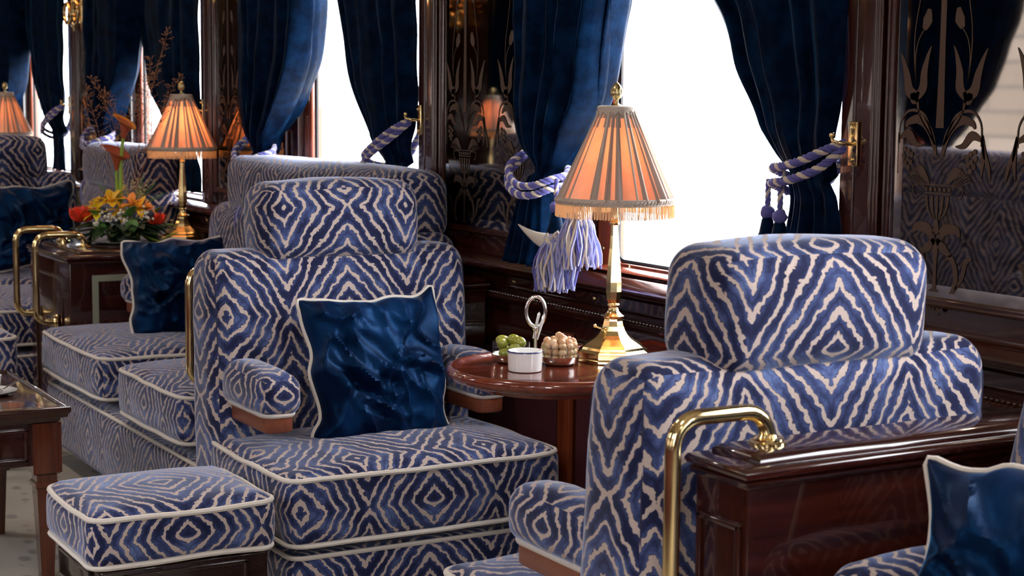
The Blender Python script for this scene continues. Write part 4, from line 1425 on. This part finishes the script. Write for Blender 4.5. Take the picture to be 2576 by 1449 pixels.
for (p, a_) in ol:
    if oproto is None: o = om.build('olive', OLV); oproto = o
    else: o = oproto.copy(); COL.objects.link(o)
    o.location = (OLC.x + p[0], OLC.y + p[1], TZ + p[2]); o.rotation_euler = (0, .15, a_)
    tag(o, 'green olive in the glass bowl on the side table', 'olive', 'green olives in the glass bowl')
for i, (ta, tb) in enumerate((((-.003, -.004, .052), (.008, .004, .108)), ((.004, .002, .050), (.014, .012, .104)))):
    m = M(); base = Vector((hx_, hy_, 0)) + Vector((-2.965, 1.79, TZ))
    p0 = Vector(ta); p1 = Vector(tb)
    tube(m, [p0, p0.lerp(p1, .5), p1 - (p1 - p0).normalized() * .004, p1], [.0016, .0032, .0036, .0008], 6)
    o = m.build('cocktail_pick', PCK); o.location = base
    tag(o, 'clear cocktail pick standing in the ring of the silver dish', 'pick', 'clear cocktail picks')

# ================================================================== COFFEE TABLE
def coffee():
    r = empty('coffee_table', (-4.525, .85, 0), 0, 'mahogany coffee table with brass inlay at the left edge of the photo', 'table')
    hx, hy, zt = .315, .30, .452
    m = M()
    loft(m, [(-hx, -hy), (hx, -hy), (hx, hy), (-hx, hy)], [(-.03, zt - .040), (-.022, zt - .038), (-.020, zt - .030), (-.006, zt - .026), (-.004, zt - .018), (0, zt - .014), (.002, zt - .006), (0, zt), (-.004, zt + .002), (-.010, zt + .0015), (-.013, zt - .004)])
    m.build('tabletop', WD, r)
    m = M(); w = .003; e = .055; z_ = zt - .0038
    box(m, -hx + e, hx - e, hy - e - w, hy - e, z_ - .001, z_ + .0004); box(m, -hx + e, hx - e, -hy + e, -hy + e + w, z_ - .001, z_ + .0004)
    box(m, hx - e - w, hx - e, -hy + e, hy - e, z_ - .001, z_ + .0004); box(m, -hx + e, -hx + e + w, -hy + e, hy - e, z_ - .001, z_ + .0004)
    m.build('brass_inlay', BR, r, smooth=False)
    m = M()
    box(m, -hx + .035, hx - .035, -hy + .035, hy - .035, zt - .150, zt - .038, .003)
    for s in (1,):
        xx = hx - .035
        for (ya, yb, za, zb) in ((-hy + .10, hy - .10, zt - .062, zt - .052), (-hy + .10, hy - .10, zt - .138, zt - .128), (-hy + .10, -hy + .11, zt - .138, zt - .052), (hy - .11, hy - .10, zt - .138, zt - .052)):
            box(m, xx - .002, xx + .007, ya, yb, za, zb, .003)
    m.build('apron', WDY, r)
    for sx in (-1, 1):
        for sy in (-1, 1):
            c = (sx * (hx - .055), sy * (hy - .055), 0)
            m = M(); lathe(m, [(.022, 0), (.036, zt - .21), (.042, zt - .205), (.042, zt - .195), (.036, zt - .19), (.036, zt - .175), (.051, zt - .168), (.051, zt - .040)], 4, c, rot=PI / 4)
            m.build('leg', WMZ, r, smooth=False)
    return r
coffee()
CT = .4485
m = M(); lathe(m, [(.03, 0), (.052, .003), (.066, .009), (.068, .011), (.064, .011), (.05, .006), (.028, .003)], 40)
sc = m.build('saucer', CER); sc.location = (-4.50, 1.02, CT); tag(sc, 'white saucer on the coffee table at the left edge', 'saucer')
cp = empty('coffee_cup', (-4.505, 1.015, CT + .0035), 0, 'white cup on a saucer on the coffee table at the left edge', 'cup')
m = M(); lathe(m, [(.020, 0), (.024, .003), (.030, .012), (.034, .034), (.0355, .046), (.0335, .046), (.031, .034), (.027, .012), (.018, .006)], 36); m.build('body', CER, cp)
m = M(); tube(m, smoothpts([(.033, 0, .038), (.050, .004, .040), (.052, .004, .024), (.033, 0, .016)], 5), .003, 8); m.build('cup_handle', CER, cp)
m = M(); tube(m, smoothpts([(-4.475, 1.045, CT + .014), (-4.50, 1.075, CT + .022), (-4.53, 1.115, CT + .032)], 6), .0022, 8)
ball(m, (-4.47, 1.04, CT + .0135), .009, 10, 6, sx=1.3, sz=.35)
tag(m.build('teaspoon', SV), 'silver teaspoon resting on the saucer of the coffee table', 'spoon')
nb = empty('nut_bowl', (-4.66, 1.035, CT), 0, 'small glass bowl of nuts behind the white cup on the coffee table', 'bowl')
m = M(); lathe(m, [(.024, 0), (.036, .003), (.0385, .014), (.0390, .034), (.0378, .034), (.0372, .014), (.034, .005), (.02, .004)], 32); m.build('glass', GB, nb)
for i, (dx, dy, dz) in enumerate(spots[:13] + spots[13:28]):
    o = proto.copy(); COL.objects.link(o); o.location = (-4.66 + dx, 1.035 + dy, CT + dz - .004 + (0 if i < 13 else 0))
    tag(o, 'pale nut in the small bowl on the coffee table', 'nut', 'nuts in the coffee table bowl')

# ================================================================== FLOWERS ON THE CABINET
FA = math.atan2(.867, .498)
fl = empty('flower_arrangement', (-6.02, 1.85, .693), FA, 'low arrangement of orange lilies, red roses and tall calla lilies on the cabinet', 'flowers')
YEL = plain('petal_yellow', (.85, .48, .02), rough=.5, sss=.1)
YE2 = plain('petal_lemon', (.90, .68, .03), rough=.5)
ORG = plain('petal_orange', (.80, .30, .07), rough=.5)
RED = plain('petal_red', (.80, .045, .015), rough=.5)
CAL = plain('calla_red', (.42, .09, .045), rough=.4)
CA2 = plain('calla_amber', (.70, .28, .04), rough=.4)
GR1 = plain('leaf_dark', (.012, .040, .012), rough=.35, coat=.2)
GR2 = plain('leaf_mid', (.09, .22, .04), rough=.4)
GR3 = plain('stem_lime', (.26, .42, .05), rough=.4)
WHT = plain('petal_white', (.80, .78, .70), rough=.6)
THI = plain('thistle_blue', (.05, .06, .10), rough=.9)
DRY = plain('dry_grass', (.34, .16, .08), rough=.9)
GLD = plain('filler_cream', (.55, .50, .26), rough=.8)
def petal(m, c, dirv, length, width, cup=.25, n=7, tip=1.0, twist=0.0):
    """curved petal from c along dirv"""
    d = Vector(dirv).normalized(); up = Vector((0, 0, 1)) if abs(d.z) < .95 else Vector((1, 0, 0))
    s = d.cross(up).normalized(); nrm = s.cross(d).normalized()
    s2 = s * math.cos(twist) + nrm * math.sin(twist); n2 = d.cross(s2) * -1
    k = len(m.v); W_ = 4
    for i in range(n + 1):
        t = i / n
        w = width * math.sin(PI * min(1, .08 + t * .92 * tip)) ** .8 / 2 + .0003
        p = Vector(c) + d * length * t + n2 * (-cup * length * t * t)
        for j in range(-W_, W_ + 1):
            u = j / W_
            m.v.append(p + s2 * w * u + n2 * (cup * w * (u * u) * 1.2))
    for i in range(n):
        for j in range(2 * W_):
            a = k + i * (2 * W_ + 1) + j
            m.face([a, a + 1, a + 2 * W_ + 2, a + 2 * W_ + 1])
R3 = random.Random(5)
def thick(o, t=.0012):
    md = o.modifiers.new('thickness', 'SOLIDIFY'); md.thickness = t; md.offset = 0; return o
m = M(); lathe(m, [(.04, 0), (.10, .002), (.135, .010), (.137, .012), (.10, .006), (.04, .004)], 40); m.build('plate', CER, fl)
m = M(); lathe(m, [(.05, .005), (.06, .01), (.06, .045), (.04, .06), (.01, .065)], 16); m.build('foam', GR1, fl)
for i in range(32):      # dark leaves round the foot
    an = R3.uniform(0, 2 * PI); el = R3.uniform(-.25, .40)
    m = M(); petal(m, (.05 * math.cos(an), .05 * math.sin(an), R3.uniform(.035, .07)), (math.cos(an), math.sin(an), el), R3.uniform(.09, .145), R3.uniform(.045, .065), cup=.30)
    thick(m.build('leaf', GR1, fl))
for (c, dv, L_, w_) in (((-.02, -.05, .03), (-.9, -.3, .1), .17, .06), ((.0, -.05, .04), (-.2, -.8, .2), .11, .07), ((.04, -.04, .03), (.7, -.4, .2), .13, .06), ((-.01, -.06, .10), (.05, -.1, -.9), .10, .07), ((-.05, -.03, .05), (-.8, .1, .15), .14, .06)):
    m = M(); petal(m, c, dv, L_, w_, cup=.2); thick(m.build('leaf', GR1, fl))
for (c, dv, L_, w_) in (((-.08, -.08, .10), (-.2, -.3, .4), .045, .04), ((-.075, -.09, .085), (.3, -.3, -.6), .05, .045), ((-.06, -.09, .08), (.2, -.2, -.8), .055, .035), ((.045, -.09, .10), (.2, -.2, .7), .05, .045), ((.05, -.09, .09), (.1, -.4, -.5), .05, .045), ((.03, -.09, .095), (-.3, -.2, .3), .04, .04), ((.125, -.03, .11), (.3, -.1, .5), .035, .03), ((.15, -.02, .06), (.6, -.1, .25), .04, .03)):
    m = M(); petal(m, c, dv, L_, w_, cup=.3); thick(m.build('variegated_leaf', GR2, fl))
def rose(c, r, nm_='rose'):
    m = M()
    ball(m, c, r * .55, 10, 8)
    for ring, (cnt, rr, L_) in enumerate(((4, .25, .95), (5, .42, 1.05), (6, .62, 1.1))):
        for q in range(cnt):
            an = 2 * PI * q / cnt + ring * .5
            d_ = Vector((math.cos(an), math.sin(an), .9 - ring * .25))
            petal(m, Vector(c) + Vector((math.cos(an) * rr * r * .5, math.sin(an) * rr * r * .5, -.6 * r)), (d_.x * .5 * (ring + 1) * .6, d_.y * .5 * (ring + 1) * .6, 1.0 - ring * .12), L_ * r * 1.5, r * 1.3, cup=-.28)
    return thick(m.build(nm_, RED, fl))
rose((-.135, -.05, .100), .036); rose((.122, -.02, .085), .027)
def lily(c, mt, L_, seed, tilt=(0, -.5, .6), n=6):
    m = M(); q_ = random.Random(seed)
    T = Vector(tilt).normalized()
    A_ = T.orthogonal().normalized(); B_ = T.cross(A_)
    for i in range(n):
        an = 2 * PI * i / n + q_.uniform(-.15, .15)
        d_ = A_ * math.cos(an) + B_ * math.sin(an) + T * .55
        petal(m, c, d_, L_ * q_.uniform(.9, 1.1), L_ * .52, cup=.25)
    o = thick(m.build('lily', mt, fl))
    m = M()
    for i in range(4):
        d_ = T + A_ * .25 * math.cos(i * 1.6) + B_ * .25 * math.sin(i * 1.6)
        tube(m, [Vector(c), Vector(c) + d_ * L_ * .55], .0009, 4)
    m.build('stamens', CA2, o)
lily((-.075, -.06, .115), YE2, .058, 1, (-.3, -.6, .5)); lily((-.10, -.02, .13), YEL, .045, 6, (-.4, -.3, .7))
lily((-.03, -.05, .150), YEL, .066, 2, (-.1, -.5, .8)); lily((.005, -.07, .120), YEL, .050, 3, (.1, -.8, .3))
lily((.035, -.03, .140), ORG, .056, 4, (.3, -.5, .7)); lily((.065, -.04, .125), YEL, .050, 5, (.5, -.5, .5)); lily((-.055, 0, .15), ORG, .045, 8, (-.3, .1, .8)); lily((.09, 0, .12), ORG, .040, 9, (.6, -.1, .6))
for (c, r_) in (((-.050, -.085, .118), .014), ((.108, -.05, .108), .013)):
    m = M(); ball(m, c, r_, 12, 9, dent=.3)
    for q in range(50):
        d_ = Vector((R3.gauss(0, 1), R3.gauss(0, 1), R3.gauss(0, 1))).normalized()
        tube(m, [Vector(c), Vector(c) + d_ * r_ * 1.3], [.0012, .0003], 3)
    m.build('thistle', THI, fl)
m = M()
for (cx_, cy_, cz_, sp_) in ((-.035, -.10, .098, .018), (.015, -.10, .105, .02), (.095, -.06, .10, .020), (-.07, -.10, .075, .008), (.03, -.10, .085, .012)):
    for q in range(22):
        ball(m, (cx_ + R3.gauss(0, sp_ * .6), cy_ + R3.gauss(0, .008), cz_ + R3.gauss(0, sp_ * .6)), R3.uniform(.003, .0055), 6, 4)
o = m.build('white_blossom', WHT, fl); o['kind'] = 'stuff'
m = M()
for st in range(9):
    bx, tx = R3.uniform(.0, .05), R3.uniform(-.02, .10); tz = R3.uniform(.19, .245)
    tube(m, [(bx, .02, .10), ((bx + tx) / 2, .02, .17), (tx, .01, tz)], .0009, 4)
    for q in range(16):
        f = R3.uniform(.45, 1)
        ball(m, (bx + (tx - bx) * f + R3.gauss(0, .007), .015 + R3.gauss(0, .007), .10 + (tz - .10) * f + R3.gauss(0, .004)), R3.uniform(.0018, .0038), 5, 3)
o = m.build('cream_filler', GLD, fl); o['kind'] = 'stuff'
for (c, dv) in (((-.04, .0, .15), (-.5, 0, .6)), ((.07, .0, .16), (.6, 0, .7)), ((.05, .01, .17), (.3, 0, .9)), ((.08, 0, .14), (.8, 0, .4))):
    m = M()
    for q in range(12):
        t_ = q / 11; p = Vector(c) + Vector(dv).normalized() * .07 * t_
        for s_ in (-1, 1): tube(m, [p, p + Vector((s_ * .012 * (1.1 - t_), 0, .012))], [.0010, .0004], 3)
    tube(m, [Vector(c) - Vector((0, 0, .05)), Vector(c), Vector(c) + Vector(dv).normalized() * .072], .001, 4)
    m.build('fern_sprig', GR2, fl)
def calla(stem, mat, lean, L_, W_, top):
    m = M(); tube(m, smoothpts(stem, 6), [.0075 - .002 * (i / (6 * (len(stem) - 1))) for i in range(6 * (len(stem) - 1) + 1)], 10)
    st = m.build('calla_stem', GR3, fl)
    c = Vector(stem[-1]); D = Vector(lean).normalized(); A_ = D.cross(Vector((0, 1, 0))).normalized(); B_ = D.cross(A_)
    m = M(); nn, mm = 14, 28; k = len(m.v)
    for i in range(nn + 1):
        t = i / nn
        for j in range(mm + 1):
            u = j / mm; an = -PI * 1.08 + 2 * PI * 1.08 * u
            fl_ = .006 + W_ * (t ** 1.4) * (.55 + .45 * math.cos(an / 2) ** 2)
            hgt = L_ * t * (.62 + .38 * math.cos(an / 2) ** 1.5 if abs(an) < PI else .62)
            p = c + D * hgt + (A_ * math.cos(an) + B_ * math.sin(an)) * fl_
            if t > .7: p = p + (A_ * math.cos(an) + B_ * math.sin(an)) * (t - .7) * W_ * 1.2 - D * (t - .7) * L_ * .35
            m.v.append(p)
    for i in range(nn):
        for j in range(mm):
            a = k + i * (mm + 1) + j
            m.cm = 1 if i > nn - 3 else 0
            m.face([a, a + 1, a + mm + 2, a + mm + 1])
    m.cm = 0
    thick(m.build('calla_bloom', mat, st), .001)
    m = M(); tube(m, [c, c + D * L_ * .6], [.004, .0025], 8); m.build('spadix', YEL, st)
calla([(-.005, -.02, .10), (-.003, -.02, .20), (.000, -.02, .30), (.008, -.02, .375)], [CAL, CA2], (.25, -.1, 1), .085, .034, 1)
calla([(-.012, -.01, .10), (-.018, -.01, .19), (-.020, -.01, .26)], [CAL, CAL], (.12, -.15, 1), .095, .042, 1)
for i in range(9):      # airy dried grasses
    q_ = random.Random(100 + i)
    tx = q_.uniform(-.16, .22); tz = q_.uniform(.42, .62)
    if i == 0: tx, tz = .165, .755
    if i == 1: tx, tz = .10, .66
    if i == 2: tx, tz = -.13, .55
    bx = q_.uniform(-.03, .03)
    p = smoothpts([(bx, 0, .08), (bx + tx * .25, .01, .08 + (tz - .08) * .4), (bx + tx * .6, .015, .08 + (tz - .08) * .75), (tx, .02, tz)], 8)
    m = M(); tube(m, p, .0007, 4)
    n_ = len(p)
    for k_ in range(int(n_ * .45), n_):
        for s_ in range(3):
            d_ = Vector((q_.gauss(0, 1), q_.gauss(0, .6), q_.uniform(.2, 1.2))).normalized()
            L_ = q_.uniform(.015, .055) * (1.2 - (k_ / n_))* 1.8
            e = p[k_] + d_ * L_
            tube(m, [p[k_], e], .0004, 3)
            for b_ in range(3): ball(m, p[k_].lerp(e, .5 + .22 * b_) + Vector((q_.gauss(0, .001), 0, q_.gauss(0, .001))), .0016, 4, 3, sz=1.6)
    m.build('dried_grass', DRY, fl)
m = M(); tube(m, smoothpts([(.03, -.06, .05), (.08, -.07, .035), (.12, -.08, .02), (.15, -.08, .012)], 5), .0018, 5); tw = m.build('trailing_stem', GR3, fl)
m = M(); petal(m, (.145, -.08, .010), (.8, .1, .55), .085, .042, cup=.15); thick(m.build('leaf', GR3, tw))

# ================================================================== WALL SCONCES
SCM = None
def sconce_mat():
    m, t, b, o = newmat('sconce_silk')
    setp(b, color=(.9, .5, .25), rough=.7, em=(1, .42, .12), ems=1.3)
    return m
SCM = sconce_mat()
def sconce(x, y, z, rz, label, energy=2.5):
    r = empty('wall_sconce', (x, y, z), rz, label, 'sconce')
    r.scale = (1.25, 1.25, 1.25)
    m = M(); soft(m, -.022, .022, -.012, 0, -.06, .10, .006); m.build('backplate', BR, r)
    m = M(); lathe(m, [(.002, -.075), (.010, -.066), (.012, -.058), (.006, -.048), (.014, -.03), (.018, -.015), (.010, 0), (.012, .03)], 20, (0, -.03, 0)); ball(m, (0, -.03, -.078), .006, 8, 6)
    m.build('boss', BR, r)
    for s in (-1, 1):
        m = M()
        P = []
        for i in range(26):
            t = i / 25; an = -PI * .5 + t * PI * 1.75
            rr = .040 * (1 - .35 * t)
            P.append((s * (.055 + rr * math.cos(an) * .9), -.04, -.015 + rr * math.sin(an) ))
        P = [(0, -.03, -.01), (s * .025, -.037, -.045)] + P
        tube(m, smoothpts(P, 2), .0062, 8); m.build('scroll_arm', BR, r)
        m = M(); lathe(m, [(.010, .04), (.016, .045), (.006, .05), (.006, .09)], 16, (s * .06, -.045, 0)); cpp = m.build('candle_cup', BR, r)
        m = M(); lathe(m, [(.048, .085), (.022, .165)], 32, (s * .06, -.045, 0), capb=False, capt=False); m.build('shade', SCM, r)
    L = bpy.data.lights.new('sconce_glow', 'POINT'); L.energy = energy; L.color = (1, .6, .3); L.shadow_soft_size = .05
    o = bpy.data.objects.new('sconce_glow', L); COL.objects.link(o); o.parent = r; o.location = (0, -.10, .14)
    return r
sconce(-7.68, WY - .012, 1.60, 0, 'brass scroll wall light cut off at the top, far left above the rope tieback', 1.5)
sconce(-5.88, WY - .012, 1.655, 0, 'brass scroll wall light at the top edge between the two left windows', 1.5)
sconce(-9.3, OY + .012, 1.70, PI, 'orange-shaded wall light on the opposite wall, reflected in the mirror')
sconce(-5.65, OY + .012, 1.70, PI, 'orange-shaded wall light on the opposite wall, nearer the viewer')

# ================================================================== THE OTHER SIDE OF THE CAR (seen in the mirrors)
s2 = copy_tree(Cs); place(s2, (-5.05, OY + .02, 0), PI, 'long zebra-striped seat on the opposite side, reflected in the right-hand mirror')
s3 = copy_tree(A); place(s3, (-7.55, -.12, 0), PI, 'chair across the aisle reflected right of the mirrored lamp')
s4 = copy_tree(A); place(s4, (-9.45, -.12, 0), 0, 'chair across the aisle reflected left of the mirrored lamp')
tb = [o for o in bpy.data.objects if o.name.startswith('side_table') and o.parent is None][0]
t2 = copy_tree(tb); place(t2, (-8.5, OY, 0), PI, 'side table across the aisle reflected in the left mirror')
table_lamp((-8.52, -.38, .690), 'lamp across the aisle, reflected in the mirror left of the middle curtain', .2, 2.2)

# unseen ceiling lamps, added as fill to brighten the seats
def ceiling_fill_lamp(x):
    r = empty('ceiling_fill_lamp', (x, (WY + OY) / 2, ZC + .095), 0, 'added fill lamp on the ceiling above the aisle, out of view', 'lamp', 'added ceiling fill lamps')
    m = M(); lathe(m, [(.10, 0), (.11, -.01), (.10, -.03), (.09, -.03)], 28); m.build('mount', BR, r)
    m = M(); lathe(m, [(.092, -.03), (.085, -.06), (.06, -.085), (.02, -.098), (.002, -.10)], 28)
    m.build('glass_bowl', CLG, r)
    L = bpy.data.lights.new('ceiling_fill_light', 'AREA'); L.shape = 'DISK'; L.size = .22; L.energy = 6; L.color = (1, .88, .76)
    o = bpy.data.objects.new('ceiling_fill_light', L); COL.objects.link(o); o.parent = r; o.location = (0, 0, -.11)
CLG = plain('fill_lamp_glass', (.9, .85, .75), rough=.4, em=(1, .85, .65), ems=1.5)
for x_ in (-7.6, -5.4, -3.2, -1.0, 1.2): ceiling_fill_lamp(x_)
